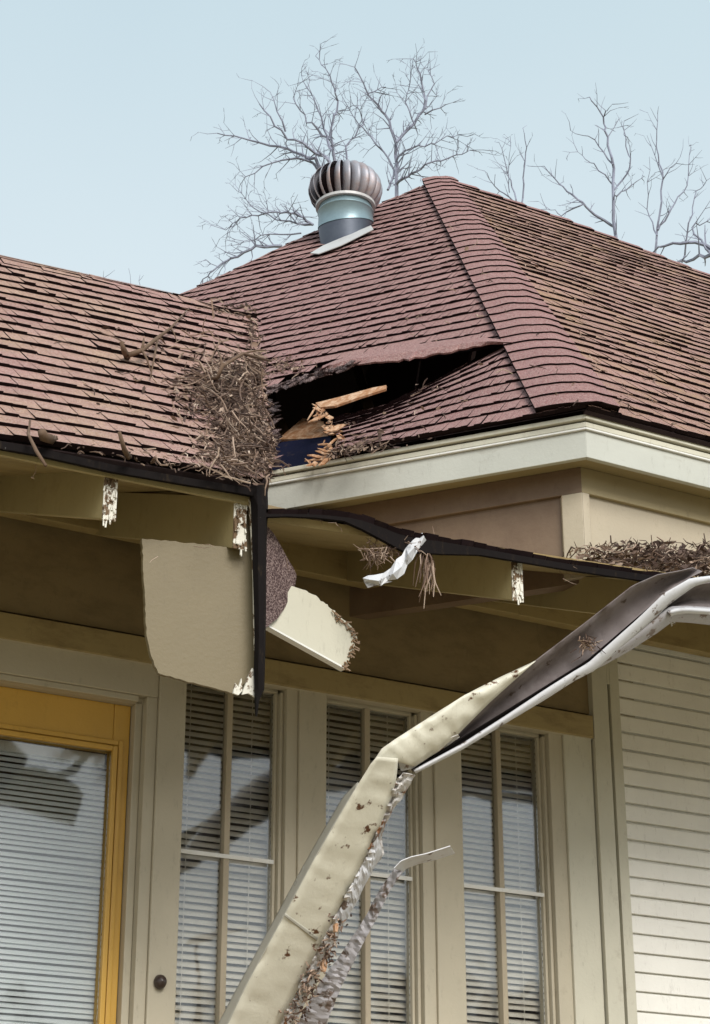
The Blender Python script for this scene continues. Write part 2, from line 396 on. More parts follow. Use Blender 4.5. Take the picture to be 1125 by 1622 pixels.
# door
dr = MB(); td = T0+.05
s0 = S(-220, 1300); zgb = FLOOR+.35
dr.hbox(sDG, sDS, td, td+.045, FLOOR, zDoorTop); dr.hbox(s0+.05, s0+.05+(sDS-sDG), td, td+.045, FLOOR, zDoorTop)
dr.hbox(s0+.05+(sDS-sDG)+.0005, sDG-.0005, td, td+.045, zGlassTop, zDoorTop); dr.hbox(s0+.05+(sDS-sDG)+.0005, sDG-.0005, td, td+.045, FLOOR, zgb)
do = dr.build('door', M['yellow'], house, bevel=.003, label='mustard yellow glazed front door')
x0 = s0+.05+(sDS-sDG)
bd = MB()
for k, (o, h) in enumerate(((.0, .014), (.02, .008))):
    bd.hbox(sDG-.004-.0+o, sDG+.012+o, td-h, td-.0002, zgb-.01, zGlassTop+.012+o); bd.hbox(x0, sDG-.0045+o, td-h, td-.0002, zGlassTop-.004+o, zGlassTop+.012+o)
bd.build('glass_molding', M['yellow'], do, bevel=.003)
gl = MB(); gl.hbox(x0+.001, sDG-.001, td+.012, td+.015, zgb, zGlassTop-.001); gl.build('glass', M['glass'], do)
bl = MB(); blind(bl, x0+.005, sDG+.022, td+.058, zgb, zGlassTop-.035, .0165, .018, R(52))
bl.build('blind', M['blindw'], do, solid=.0006)
bl = MB(); bl.hbox(x0+.004, sDG-.004, td+.048, td+.07, zGlassTop-.034, zGlassTop-.002); bl.build('blind_headrail', M['whitemetal'], do, bevel=.002)
jm = MB(); jm.hbox(sDS+.002, sDS+.026, T0+.02, T0+.12, FLOOR, zDoorTop+.012); jm.hbox(sDS+.0265, sJ-.0005, T0-.01, T0+.12, FLOOR, zDoorTop+.02)
jm.hbox(s0, s0+.049, T0+.0, T0+.12, FLOOR, zDoorTop+.0); jm.hbox(s0+.0495, sDS+.0015, T0-.005, T0+.12, zDoorTop+.001, zDoorTop+.02)
jm.hbox(s0, sJ-.0005, T0-.012, T0+.0195, zDoorTop+.0205, zW)
jm.build('door_frame', M['trim'], house, bevel=.003)
# round dark knob on the casing
kb = MB(); kc = onT(252, 1556, T0-.02); rows = []
for r_, o in ((.017, 0), (.019, .006), (.018, .012), (.016, .02), (.011, .027), (.0, .03)):
    rows.append([kc - N*o + (U*math.cos(a_*math.pi/10) + Z*math.sin(a_*math.pi/10)*1.15)*r_ for a_ in range(20)])
kb.grid(rows, closed=True); kb.build('bell_knob', M['knob'], house, smooth=True, label='round dark knob on the door casing')
# porch floor
f = MB(); f.hbox(sL, sTr+.0, TE-.35, T0-.035, FLOOR-.12, FLOOR-.002); f.hbox(sL, sTr, TE-.30, TE-.2, 0, FLOOR-.121)
f.build('porch_floor', M['ridge_wood'], house)

# ------------------------------------------------------------------ porch roof structure (20 degree decking, rafter tails)
eb20 = (N*math.cos(PR) + Z*math.sin(PR)); n20 = (Z*math.cos(PR) - N*math.sin(PR))
def deckstrip(px0, py0, px1, py1, name, zoff=0, tend=T0-.005, mat='soffit', inset=0.0):
    p, q = onT(px0, py0, TE+inset), onT(px1, py1, TE+inset)
    L = (tend-TE-inset)/math.cos(PR); mb = MB(); n = 7
    for k in range(n):          # tongue and groove decking boards
        a_, b_ = L*k/n, L*(k+1)/n - .003
        mb.prism([p+eb20*a_, q+eb20*a_, q+eb20*b_, p+eb20*b_], n20*.022)
    return mb.build(name, M[mat], house)
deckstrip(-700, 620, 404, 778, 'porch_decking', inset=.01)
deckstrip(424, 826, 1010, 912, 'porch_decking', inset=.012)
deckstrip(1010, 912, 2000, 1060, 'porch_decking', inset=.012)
def tail(px, ytop, ybot, wd, name='rafter_tail', lab=None, tend=T0-.006, t=TE+.012, skew=0):
    top, bot = onT(px, ytop, t), onT(px, ybot, t)
    s = bot.dot(U); h = top.z-bot.z
    mb = MB(); L = (tend-t)
    a_ = [HP(s, t, bot.z), HP(s+skew*0, t, bot.z+h), HP(s, tend, bot.z+h+L*math.tan(PT)), HP(s, tend, bot.z+L*math.tan(PT))]
    mb.prism(a_, U*wd)
    o = mb.build(name, M['tail'], house, bevel=.002)
    e_ = MB(); e_.prism([HP(s-.001, t-.004, bot.z-.001), HP(s+wd+.001, t-.004, bot.z-.001), HP(s+wd+.001, t-.004, bot.z+h), HP(s-.001, t-.004, bot.z+h)], N*.0035)
    # ragged end of split wood and flaked paint
    for k in range(26):
        zz = bot.z + h*rnd.random(); ss = s + wd*rnd.random(); e_.beam(HP(ss, t-.006, zz), HP(ss+rnd.uniform(-.004, .004), t-.006-rnd.random()*.004, zz-rnd.uniform(.008, .03)), .004, .003, N)
    e_.build('tail_end', M['peel'], o)
    return o
PT = R(21.5)
tail(162, 744, 822, .034); tail(369, 786, 868, .034); tail(-60, 708, 785, .034); tail(-300, 672, 744, .034)
tail(812, 884, 951, .034, tend=T0-.006)
tail(1052, 925, 985, .034)
mb = MB(); zl_ = ZZ(574, 924, T0-.09); mb.hbox(sL, sR, T0-.09, T0-.045, zl_, deckz(T0-.07)-.01)
mb.build('ledger_board', M['soffit'], house, bevel=.003)
# ------------------------------------------------------------------ steep left roof
PL = R(45)
eL = U; ebL = (N*math.cos(PL) + Z*math.sin(PL)); nL = (Z*math.cos(PL) - N*math.sin(PL))
OL = onT(415, 764, TE-.03)             # eave corner of left roof, shingle plane origin
# eave line direction as photographed (slightly sagging)
pE0 = onT(0, 696, TE-.03); eaL = (OL-pE0).normalized()
nL = eaL.cross(ebL).normalized(); 
if nL.z < 0: nL = -nL
ebL = nL.cross(eaL).normalized()
if ebL.z < 0: ebL = -ebL
def planeco(p, O, ea, eb): d = p-O; return d.dot(ea), d.dot(eb)

def interval(P, b):
    xs = []
    for i in range(len(P)):
        (a0, b0), (a1, b1) = P[i], P[(i+1) % len(P)]
        if (b0 <= b) != (b1 <= b): xs.append(a0 + (a1-a0)*(b-b0)/(b1-b0))
    return (min(xs), max(xs)) if len(xs) >= 2 else None
def shingles(O, ea, eb, n, P, expo, mat, name, cull=None, disp=None, tabw=.24, seg=.04, wav=.006, seed=1, butt=.012, slots=.5, missing=0):
    rr = random.Random(seed); mb = MB(); bmax = max(p[1] for p in P); k = 0; b0 = 0
    def pt(a, b, h):
        nn = noise.noise(Vector((a*1.3, b*1.3, seed*3.1))); p = O + ea*a + eb*b + n*(h + wav*nn)
        p += eb*(.007*noise.noise(Vector((a*2.1, b*.6, seed*1.7+9))) + .005*noise.noise(Vector((a*6, b*9, seed*1.7+3))))
        return disp(p, a, b, cur[0]) if disp else p
    cur = [0]
    while b0 < bmax:
        cur[0] = b0; b1 = min(b0+expo+.02, bmax); i0 = interval(P, b0+1e-4); i1 = interval(P, min(b0+expo, bmax-1e-3))
        if not i0 or not i1: break
        lo, hi = min(i0[0], i1[0]), max(i0[1], i1[1]); a = lo - rr.random()*tabw - (k % 2)*tabw/2
        while a < hi:
            wdt = tabw*rr.uniform(.9, 1.1); e_ = a+wdt-(.0045 if rr.random() < slots else .001)
            jb = rr.uniform(-.0012, .0012); jh = butt*rr.uniform(.9, 1.1); sk = rr.uniform(-.0012, .0012); tnt = rr.random()
            if rr.random() < .025: jb -= rr.uniform(.003, .008)
            if rr.random() < .01: jh *= 1.3
            if rr.random() < missing: a += wdt; continue
            x = a
            while x < e_-1e-6:
                y = min(x+seg, e_)
                def clampq(v, b, ii): return min(max(v, ii[0]), ii[1])
                xa, ya = clampq(x, 0, i0), clampq(y, 0, i0); xb, yb = clampq(x, 0, i1), clampq(y, 0, i1)
                if ya-xa > 1e-4 or yb-xb > 1e-4:
                    w1 = rr.uniform(-.0022, .0022) + sk*(x-a)/tabw; jh2 = jh*rr.uniform(.8, 1.25)
                    A, B = pt(xa, b0+jb+w1, jh2), pt(ya, b0+jb+w1+sk*.15, jh2); C_, D_ = pt(yb, b1, .002), pt(xb, b1, .002)
                    ok = True
                    if cull:
                        cx_, cy_ = proj((A+B+C_+D_)/4); ok = not cull(cx_, cy_, a, b0)
                    if ok:
                        mb.face([A, B, C_, D_], 0, tnt)
                        A2, B2 = pt(xa, b0+jb+.004, -.004), pt(ya, b0+jb+.004, -.004)
                        mb.face([A2, B2, B, A], 1, tnt)
                        if x == a: mb.face([A2, A, D_, pt(xb, b1, -.004)], 1)
                        if y == e_: mb.face([B, B2, pt(yb, b1, -.004), C_], 1)
                x = y
            a += wdt
        b0 += expo; k += 1
    return mb
# left roof outline in plane coordinates
def PC(px, py): return planeco(onp(px, py, OL, nL), OL, eaL, ebL)
ridge_b = PC(0, 412)[1]
pvt = PC(405, 503)
PLY = [(-2.6, 0), (0.0, 0), PC(433, 742), PC(424, 640), pvt, PC(280, 471), PC(140, 438), PC(0, 413), (-2.6, PC(0, 413)[1]+.15)]
expoL = PC(0, 413)[1]/21.0
sh = shingles(OL, eaL, ebL, nL, PLY, expoL, 'shL', 'x', seed=3, butt=.0125, wav=.010)
sh.build('left_roof', [M['shL'], M['butt']], house, label='pinkish brown shingle roof slope left of the valley')
# deck under it, back slope and rake board
d = MB()
P3 = [OL + eaL*a_ + ebL*b_ - nL*.006 for a_, b_ in PLY]
d.prism(P3, -nL*.02); 
rl = OL + eaL*(-2.6) + ebL*(PLY[-1][1]); rr_ = OL + eaL*pvt[0] + ebL*pvt[1]; rm = OL + eaL*PLY[5][0] + ebL*PLY[5][1]
bk = (N*1.6 - Z*1.5)
d.prism([rl-nL*.006, rm-nL*.006, rm-nL*.006+bk, rl-nL*.006+bk], -Z*.02)
d.prism([rm-nL*.006, rr_-nL*.006, rr_-nL*.006+bk, rm-nL*.006+bk], -Z*.02)
d.build('roof_deck', M['felt'], house)
d = MB()
e0 = OL - nL*.03; e1 = OL + eaL*PLY[2][0] + ebL*PLY[2][1] - nL*.03; e2 = OL + eaL*PLY[3][0]+ebL*PLY[3][1]-nL*.03; e3 = rr_-nL*.03
base = HP(0, T0+.3, 0)
def drop(p): return Vector((p.x, p.y, deckz(min(p.dot(N), T0))-.02))
zf = lambda p: Vector((p.x, p.y, min(p.z-.05, OL.z+.02)))
d.prism([e0, e1, e2, e3, zf(e3), zf(e0)], -U*.02); d.build('rake_board', M['darkwood'], house)
# dark drip edge along the left eave
d = MB()
pts = [(-700, 584), (-2, 698), (60, 709), (180, 736), (300, 757), (380, 770), (412, 776)]
for (a_, b_) in zip(pts, pts[1:]):
    p, q = onT(a_[0], a_[1], TE-.035), onT(b_[0], b_[1], TE-.035)
    d.prism([p, q, q-Z*.020, p-Z*.020], N*.012); d.prism([p+N*.012-Z*.003, q+N*.012-Z*.003, q+N*.05+Z*.01, p+N*.05+Z*.01], Z*.003)
d.build('eave_drip_edge', M['black'], house)
d = MB()
pts = [(-700, 600), (0, 707), (60, 720), (180, 744), (300, 768), (400, 788)]
for (a_, b_) in zip(pts, pts[1:]):
    p, q = onT(a_[0], a_[1], TE-.002), onT(b_[0], b_[1], TE-.002)
    d.prism([p, q, q-Z*.022, p-Z*.022], N*.01)
d.build('eave_board', M['tail'], house, bevel=.001)

# ------------------------------------------------------------------ right porch roof edge (low slope)
rp = [(420, 812), (455, 811), (500, 812), (545, 815), (575, 822), (640, 846), (700, 858), (760, 868), (830, 881), (900, 893), (960, 901), (1030, 911), (1100, 922), (1400, 968), (2000, 1060)]
th = [.012, .012, .014, .018, .030, .050, .036, .020, .018, .018, .02, .02, .02, .02, .02]
d = MB()
for i in range(len(rp)-1):
    p, q = onT(*rp[i], TE-.03), onT(*rp[i+1], TE-.03)
    for (tt, dt) in ((0, .01),): d.prism([p, q, q-Z*th[i+1], p-Z*th[i]], N*.012)
    d.prism([p+N*.0125-Z*.002, q+N*.0125-Z*.002, q+eb20*.06, p+eb20*.06], -Z*.004)
d.build('eave_drip_edge', M['black'], house)
O2 = onT(424, 812, TE-.032); Q2 = onT(1030, 910, TE-.032); ea2 = (Q2-O2).normalized(); nn2 = ea2.cross(eb20).normalized()
if nn2.z < 0: nn2 = -nn2
eb2 = nn2.cross(ea2).normalized(); eb2 = eb2 if eb2.z > 0 else -eb2
def disp2(p, a, b, c):
    x, y = proj(p); 
    # follow the photographed sag of the edge
    yy = None
    for i in range(len(rp)-1):
        if rp[i][0] <= x <= rp[i+1][0]:
            f_ = (x-rp[i][0])/(rp[i+1][0]-rp[i][0]); yy = lerp(rp[i][1], rp[i+1][1], f_)
    if yy is None or b > .25: return p
    e = O2 + ea2*a; _, ye = proj(e)
    return p - Z*((yy-ye)*.0017)*(1-b/.25)
Lr = (T0-TE)/math.cos(PR)
sh = shingles(O2, ea2, eb2, nn2, [(0, 0), (4.2, 0), (4.2, Lr), (0, Lr)], .125, 'shU', 'x', disp=disp2, seed=9)
sh.build('porch_roof_shingles', [M['shL'], M['butt']], house)

# ------------------------------------------------------------------ upper roof
ZSOF = onT(912, 750, TUP).z
Cb = onZ(930, 724, ZSOF)                      # fascia bottom corner
tC = Cb.dot(N)
Db = onZ(440, 808, ZSOF)
e1 = (Db-Cb); e1.z = 0; e1.normalize()         # left going eave direction
n1 = Vector((-e1.y, e1.x, 0)); n1 = n1 if n1.y < 0 else -n1     # outward
o2 = -N
ZT = onT(930, 655, tC).z                       # shingle eave height at corner
hF = ZT-ZSOF
def corner(o):                                  # corner offset outward o from the fascia line on both sides
    # solve point with (p-Cb).n1=o and (p-Cb).o2=o
    a11, a12, a21, a22 = n1.x, n1.y, o2.x, o2.y; det = a11*a22-a12*a21
    return Vector(((o*a22-o*a12)/det, (o*a11-o*a21)/det, 0)) + Vector((Cb.x, Cb.y, 0))
def ring(o0, o1, z0, z1, mb, Ll=3.2, Lr=4.5):
    a_, b_ = corner(o0), corner(o1)
    for (dr_) in (e1*Ll, U*Lr):
        nrm = n1 if dr_ is not None and abs(dr_.normalized().dot(e1)) > .99 else o2
        mb.prism([a_+Z*z0, b_+Z*z0, b_+Z*z1, a_+Z*z1], dr_)
def band(name, o0, o1, f0, f1, mat, bev=.002):
    mb = MB(); ring(o0, o1, ZSOF+hF*f0, ZSOF+hF*f1, mb); return mb.build(name, M[mat], house, bevel=bev)
band('fascia', -.02, 0, 0, .60, 'fascia')
band('crown_molding', -.02, .010, .604, .65, 'whitemetal')
band('crown_molding', -.02, -.010, .651, .675, 'butt')
band('crown_molding', -.02, .004, .676, .79, 'cream')
band('crown_molding', -.02, -.008, .791, .83, 'butt')
band('crown_molding', -.02, .014, .831, .93, 'cream')
ov = (onT(912, 750, TUP) - Cb).dot(N)
mb = MB(); a_, b_ = corner(-.021), corner(-ov-.03)
for dr_ in (e1*3.2, U*4.5): mb.prism([a_+Z*(ZSOF+.02), b_+Z*(ZSOF+.02), b_+Z*(ZSOF+.03), a_+Z*(ZSOF+.03)], dr_)
mb.build('soffit', M['frieze'], house)
# upper walls
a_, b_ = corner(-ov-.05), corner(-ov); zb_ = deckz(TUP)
for dr_, mt_, lb_ in ((e1*2.6, 'upwall_shade', 'upper wall facing left, darkened in colour for shade'), (U*4.5, 'upwall', None)):
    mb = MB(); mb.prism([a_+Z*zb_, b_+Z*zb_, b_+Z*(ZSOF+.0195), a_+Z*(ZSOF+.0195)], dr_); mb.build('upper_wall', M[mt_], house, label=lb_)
zf1 = onT(912, 781, TUP).z
a_, b_ = corner(-ov+.0005), corner(-ov+.016)
for dr_, mt_ in ((e1*2.6, 'upwall_shade'), (U*4.5, 'frieze')):
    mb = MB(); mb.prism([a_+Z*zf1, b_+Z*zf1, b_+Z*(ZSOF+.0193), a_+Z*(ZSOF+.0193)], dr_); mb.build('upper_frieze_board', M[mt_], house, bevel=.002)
mb = MB(); ring(-ov+.0003, -ov+.02, deckz(TUP)+.01, zf1-.001, mb, .07, .028); mb.build('upper_corner_board', M['upwall'], house, bevel=.003)

# roof planes
P2 = R(45)
Ce = corner(.035) + Z*(ZT+.0)
eb2u = (N*math.cos(P2) + Z*math.sin(P2)); n2u = (Z*math.cos(P2) - N*math.sin(P2))
A = onp(700, 283, Ce, n2u)
n1u = (A-Ce).cross(e1).normalized(); n1u = n1u if n1u.z > 0 else -n1u
eb1u = n1u.cross(e1).normalized(); eb1u = eb1u if eb1u.z > 0 else -eb1u
print('U1 pitch', math.degrees(math.acos(n1u.z)), 'A', A, 'Ce', Ce, 'OL', OL, 'ov', ov, 'tC', tC)
def P1c(px, py): return planeco(onp(px, py, Ce, n1u), Ce, e1, eb1u)
def P2c(px, py): return planeco(onp(px, py, Ce, n2u), Ce, U, eb2u)
Ac1, Ac2 = P1c(700, 283), P2c(700, 283)
h1 = P1c(500, 368); h2 = P1c(272, 476); h3 = P1c(60, 620)
POLY1 = [(0, 0), Ac1, h1, h2, h3, (h3[0], 0)]
POLY1.reverse()
r1 = P2c(1125, 440)
POLY2 = [(0, 0), (r1[0]+1.4, 0), (r1[0]+1.4, r1[1]-.1), r1, P2c(900, 352), Ac2]
print('U2 slope length', Ac2, 'U1', Ac1, h1, h2, h3, 'r1', r1)
HOLE = [(404, 630), (430, 617), (463, 603), (506, 586), (545, 580), (560, 610), (613, 609), (600, 622), (515, 643), (506, 648), (513, 661), (535, 677), (541, 693), (519, 724), (490, 738), (453, 739), (436, 720), (300, 720), (300, 640)]
UP = [(410, 627), (463, 603), (506, 586), (540, 579), (613, 573), (677, 563), (730, 553), (783, 546), (812, 543)]
crack = [P1c(*p) for p in UP]; crack.sort()
gap = {}
def crack_b(a):
    if a <= crack[0][0] or a >= crack[-1][0]: return None
    for i in range(len(crack)-1):
        if crack[i][0] <= a <= crack[i+1][0]:
            return lerp(crack[i][1], crack[i+1][1], (a-crack[i][0])/(crack[i+1][0]-crack[i][0]))
amin, amax = crack[0][0], crack[-1][0]
a613 = P1c(613, 573)[0]
def disp1(p, a, b, c=None):
    cb = crack_b(a)
    if cb is None or (b if c is None else c) >= cb-.03: return p
    f_ = min(1., (a-amin)/(a613-amin)*1.0); D_ = .125*f_ + .10*max(0, (a-a613)/(amax-a613))
    w_ = max(0., b/cb)**1.15
    return p - Z*D_*w_ - n1u*.05*w_*f_
def cull1(x, y, a, b):
    if inpoly(x, y, HOLE): return True
    cb = crack_b(a)
    return False
expo1 = Ac1[1]/42.0; expo2 = Ac2[1]/38.0
print('expo', expoL, expo1, expo2)
sh = shingles(Ce, e1, eb1u, n1u, POLY1, expo1, 'shU', 'x', cull=cull1, disp=disp1, seed=5, butt=.0118, seg=.022, wav=.010)
sh.build('front_roof', [M['shU'], M['butt']], house, label='maroon brown roof slope split open by a long dark hole')
sh = shingles(Ce, U, eb2u, n2u, POLY2, expo2, 'shR', 'x', seed=11, butt=.0118, wav=.016)
sh.build('right_roof', [M['shR'], M['butt']], house, label='lichen flecked brown roof slope right of the hip')
# felt sheets just under the shingles
d = MB()
d.prism([Ce + U*a_ + eb2u*b_ - n2u*.008 for a_, b_ in POLY2], -n2u*.015)
d.build('roof_deck', M['felt'], house)
d = MB(); g_ = .035
amax_ = h3[0]; bm = Ac1[1]; na = int(amax_/g_)+1; nb = int(bm/g_)+1
for i in range(na):
    for j in range(nb):
        a_, b_ = i*g_, j*g_
        iv = interval(POLY1, b_+g_/2)
        if not iv or a_+g_/2 < iv[0] or a_+g_/2 > iv[1]: continue
        q = []
        for (da, db) in ((0, 0), (g_, 0), (g_, g_), (0, g_)):
            aa = min(max(a_+da, iv[0]), iv[1]); bb = b_+db; q.append(disp1(Ce+e1*aa+eb1u*bb-n1u*.008, aa, bb, b_))
        m_ = (q[0]+q[2])/2
        cb = crack_b(a_+g_/2)
        if cb and b_ < cb-.03 <= b_+g_+.001: continue
        if inpoly(*proj(m_), HOLE): continue
        d.face(q)
d.build('roof_deck', M['felt'], house)
# back slopes closing the attic (never seen from the street)
d = MB()
ptA = A; pH = Ce+e1*h1[0]+eb1u*h1[1]; pH2 = Ce+e1*h2[0]+eb1u*h2[1]; pH3 = Ce+e1*h3[0]+eb1u*h3[1]
pR = Ce+U*r1[0]+eb2u*r1[1]; pR2 = Ce+U*(r1[0]+1.4)+eb2u*(r1[1]-.1)
back = N*3.2 - Z*3.0
lo = -Z*.012
for (p, q) in ((pR2, pR), (pR, ptA), (ptA, pH), (pH, pH2), (pH2, pH3)):
    d.prism([p+lo, q+lo, q+back+lo, p+back+lo], -Z*.02)
d.build('rear_roof', M['felt'], house)
# attic floor
d = MB(); c0 = corner(-.04)
d.prism([c0+Z*(ZSOF+.04), c0+e1*3.1+Z*(ZSOF+.04), c0+e1*3.1+N*4+Z*(ZSOF+.04), c0+U*4.4+N*4+Z*(ZSOF+.04), c0+U*4.4+Z*(ZSOF+.04)], Z*.02)
d.build('attic_floor', M['darkwood'], house)
# ragged shingle edges at ridges (ridge cap strips)
def capstrip(p, q, w_, na_, nb_, nA, nB, name, mat, off=.012):
    L = (q-p).length; d_ = (q-p).normalized(); k = 0; mb = MB(); x = 0
    while x < L:
        y = min(x+.16, L)
        a0, a1 = p+d_*x, p+d_*y
        for (dirn, nn) in ((na_, nA), (nb_, nB)):
            mb.face([a0+nn*off*1.6, a1+nn*off*.8, a1+nn*off*.8+dirn*w_, a0+nn*off*1.6+dirn*w_], 0, rnd.random())
            mb.face([a0+nn*off*1.6, a0+nn*off*1.6+dirn*w_, a0+dirn*w_, a0], 1, .5)
            mb.face([a0+nn*off*1.6+dirn*w_, a1+nn*off*.8+dirn*w_, a1+dirn*w_, a0+dirn*w_], 1, .5)
        x += .14
    return mb.build(name, [M[mat], M['butt']], house)
bd_ = (N*.72 - Z*.69).normalized(); bn_ = (N*.69+Z*.72)
capstrip(pR2, pR, .05, -eb2u, bd_, n2u, bn_, 'ridge_cap', 'shC')
pM = Ce+U*P2c(900, 352)[0]+eb2u*P2c(900, 352)[1]
capstrip(pR, pM, .05, -eb2u, bd_, n2u, bn_, 'ridge_cap', 'shC'); capstrip(pM, A, .05, -eb2u, bd_, n2u, bn_, 'ridge_cap', 'shC')
capstrip(A, pH, .04, -eb1u, bd_, n1u, bn_, 'ridge_cap', 'shC', .006); capstrip(pH, pH2, .04, -eb1u, bd_, n1u, bn_, 'ridge_cap', 'shC', .006)
lr0 = OL+eaL*PLY[7][0]+ebL*PLY[7][1]; lr1 = OL+eaL*PLY[6][0]+ebL*PLY[6][1]
for (p, q) in ((lr0-eaL*2.4, lr0), (lr0, lr1), (lr1, rm), (rm, rr_)):
    capstrip(p, q, .05, -ebL, bd_, nL, bn_, 'ridge_cap', 'shL', .006)
# hip cap
mb = MB(); nC = 38; wl_, wr_ = .165, .115
hv = A-Ce
for k in range(nC):
    f0, f1 = k/nC, min(1, (k+1.35)/nC)
    def row(f, lift):
        base_ = Ce+hv*f; out = []
        for j in range(-8, 9):
            q_ = j/8
            w_ = (wl_ if q_ < 0 else wr_)*(1-.35*f)
            off = (e1*(-q_)*w_ if q_ < 0 else U*q_*w_)
            nn = (n1u*(.5-.5*min(1, max(-1, q_*2.5))) + n2u*(.5+.5*min(1, max(-1, q_*2.5)))).normalized()
            rd = -.010*math.exp(-(q_/.22)**2)
            out.append(base_+off+nn*(lift+.024+rd+.004*noise.noise(Vector((f*20, q_*2, 3)))))
        return out
    jj = rnd.uniform(-.002, .002)
    top = row(f0+jj, .009); bk_ = row(f1, 0.0); mb.grid([top, bk_], 0, rnd.random())
    mb.grid([row(f0+jj+.004, -.012), top], 1)
    mb.face([top[0], bk_[0], bk_[0]-n1u*.03, top[0]-n1u*.03], 1); mb.face([top[-1], bk_[-1], bk_[-1]-n2u*.03, top[-1]-n2u*.03], 1)
mb.build('hip_cap', [M['shC'], M['butt']], house, label='ridge cap shingles running down the hip to the eave corner')

# lifted underlay lip above the hole
def U1p(px, py, h=0): return onp(px, py, Ce+n1u*h, n1u)
mb = MB()
lowp = [(506, 588), (538, 581), (575, 578), (623, 573), (665, 567), (703, 560), (762, 549), (812, 543)]
upp = [(512, 580), (550, 566), (590, 557), (635, 549), (677, 544), (715, 538), (762, 536), (812, 541)]
_l, _u = [], []; rr = random.Random(8)
for i in range(len(lowp)-1):
    for k in range(5):
        f_ = k/5; _l.append((lerp(lowp[i][0], lowp[i+1][0], f_), lerp(lowp[i][1], lowp[i+1][1], f_)+rr.uniform(-2.2, 1.6))); _u.append((lerp(upp[i][0], upp[i+1][0], f_), lerp(upp[i][1], upp[i+1][1], f_)+rr.uniform(-.6, .6)))
lowp, upp = _l+[lowp[-1]], _u+[upp[-1]]
rows = [[U1p(*p, .026+.012*noise.noise(Vector((p[0]*.05, 1, 2)))) for i, p in enumerate(lowp)], [U1p((a_[0]+b_[0])/2, (a_[1]+b_[1])/2, .036) for a_, b_ in zip(lowp, upp)], [U1p(*p, .02) for p in upp]]
mb.grid(rows); mb.build('lifted_shingle_strip', [M['shU'], M['butt']], house, solid=.007)
# broken wood round the hole
def plank(name, pp, h, th_, mat, fn=U1p, nrm=None):
    mb = MB(); mb.prism([fn(*p, h) for p in pp], -(nrm or n1u)*th_); return mb.build(name, M[mat], house)
plank('splintered_board', [(500, 638), (540, 628), (590, 614), (612, 610), (611, 616), (570, 629), (530, 643), (507, 645)], .0, .008, 'wood')
mb = MB(); rr = random.Random(31)
for k in range(60):         # splintered decking along the torn edge
    f_ = rr.random(); ed = [(506, 645), (512, 662), (532, 680), (538, 692), (522, 712), (512, 728), (488, 736)]
    g_ = f_*(len(ed)-1); i_ = min(int(g_), len(ed)-2); x = lerp(ed[i_][0], ed[i_+1][0], g_-i_)+rr.gauss(0, 6); y = lerp(ed[i_][1], ed[i_+1][1], g_-i_)+rr.gauss(0, 5)
    L_ = rr.uniform(10, 44)*rr.random()**.4; an = rr.gauss(0, .95)+math.pi*.92; w_ = rr.uniform(.8, 4.2); h_ = rr.uniform(-.035, .012)
    dx, dy = math.cos(an)*L_, -math.sin(an)*L_*.6
    mb.prism([U1p(x-dx*.3, y-dy*.3, h_), U1p(x+dx*.2, y+dy*.2-w_, h_+.003), U1p(x+dx*.7, y+dy*.7, h_+rr.uniform(0, .012)), U1p(x+dx*.2, y+dy*.2+w_, h_)], -n1u*.004)
mb.build('splintered_decking', M['wood'], house)
for kk in range(2):          # torn felt and shingle shreds along the upper lip and the left end
  mb = MB()
  for k in range(75+25*(1-kk)):
    if kk == 0: f_ = rr.random(); x = lerp(408, 560, f_); y = lerp(628, 577, f_**.8)+rr.uniform(-5, 4)
    else: x = rr.uniform(404, 440); y = lerp(630, 720, rr.random())
    L_ = rr.uniform(8, 26); an = rr.uniform(-.35, .35); w_ = rr.uniform(1, 4); h_ = rr.uniform(.0, .03)
    dx, dy = math.cos(an)*L_, math.sin(an)*L_-L_*.25
    mb.prism([U1p(x-dx*.5, y-dy*.5, h_), U1p(x, y-w_, h_+.008), U1p(x+dx*.5, y+dy*.5, h_+rr.uniform(-.01, .02)), U1p(x, y+w_, h_)], -n1u*.003, 0, rr.random())
  mb.build('torn_felt', M['flap'], house)
plank('splintered_board', [(440, 696), (480, 662), (514, 668), (520, 690), (505, 694)], -.22, .01, 'wood')
plank('torn_underlay', [(425, 712), (447, 700), (524, 690), (522, 735), (500, 745), (425, 750)], -.12, .01, 'blue')
for (p, q) in (((420, 610), (480, 760)), ((560, 560), (600, 700))):
    mb = MB(); mb.beam(U1p(*p, -.30), U1p(*q, -.30), .04, .10, n1u); mb.build('rafter', M['darkwood'], house)

# turbine vent
tv_c = U1p(547, 372)
pxm = (tv_c-CAM).length/FPX
vent_axis = (Z + n1u*.04).normalized()
tb = MB(); rC = 43*pxm
def circ(c, r_, n=36, ax=vent_axis):
    x = ax.cross(Vector((0, 1, 0))).normalized(); y = ax.cross(x)
    return [c + (x*math.cos(2*math.pi*k/n) + y*math.sin(2*math.pi*k/n))*r_ for k in range(n)]
c0 = U1p(548, 372, 0)
H1 = 62*pxm*.60
lowc = MB(); low = []; 
for v in circ(c0, rC*.93):   # lower ring cut along the roof plane
    low.append(v - vent_axis*((v-Ce).dot(n1u)/vent_axis.dot(n1u)) + vent_axis*.004)
midc = []
mid_n = (vent_axis*1.0 + n1u*.55).normalized(); mc = c0 + vent_axis*H1*.42
for v in circ(c0, rC*1.0): midc.append(v - vent_axis*((v-mc).dot(mid_n)/vent_axis.dot(mid_n)))
lowc.grid([low, midc], closed=True)
vent = lowc.build('turbine_vent', M['collard'], house, smooth=True, label='weathered round turbine vent on the roof slope')
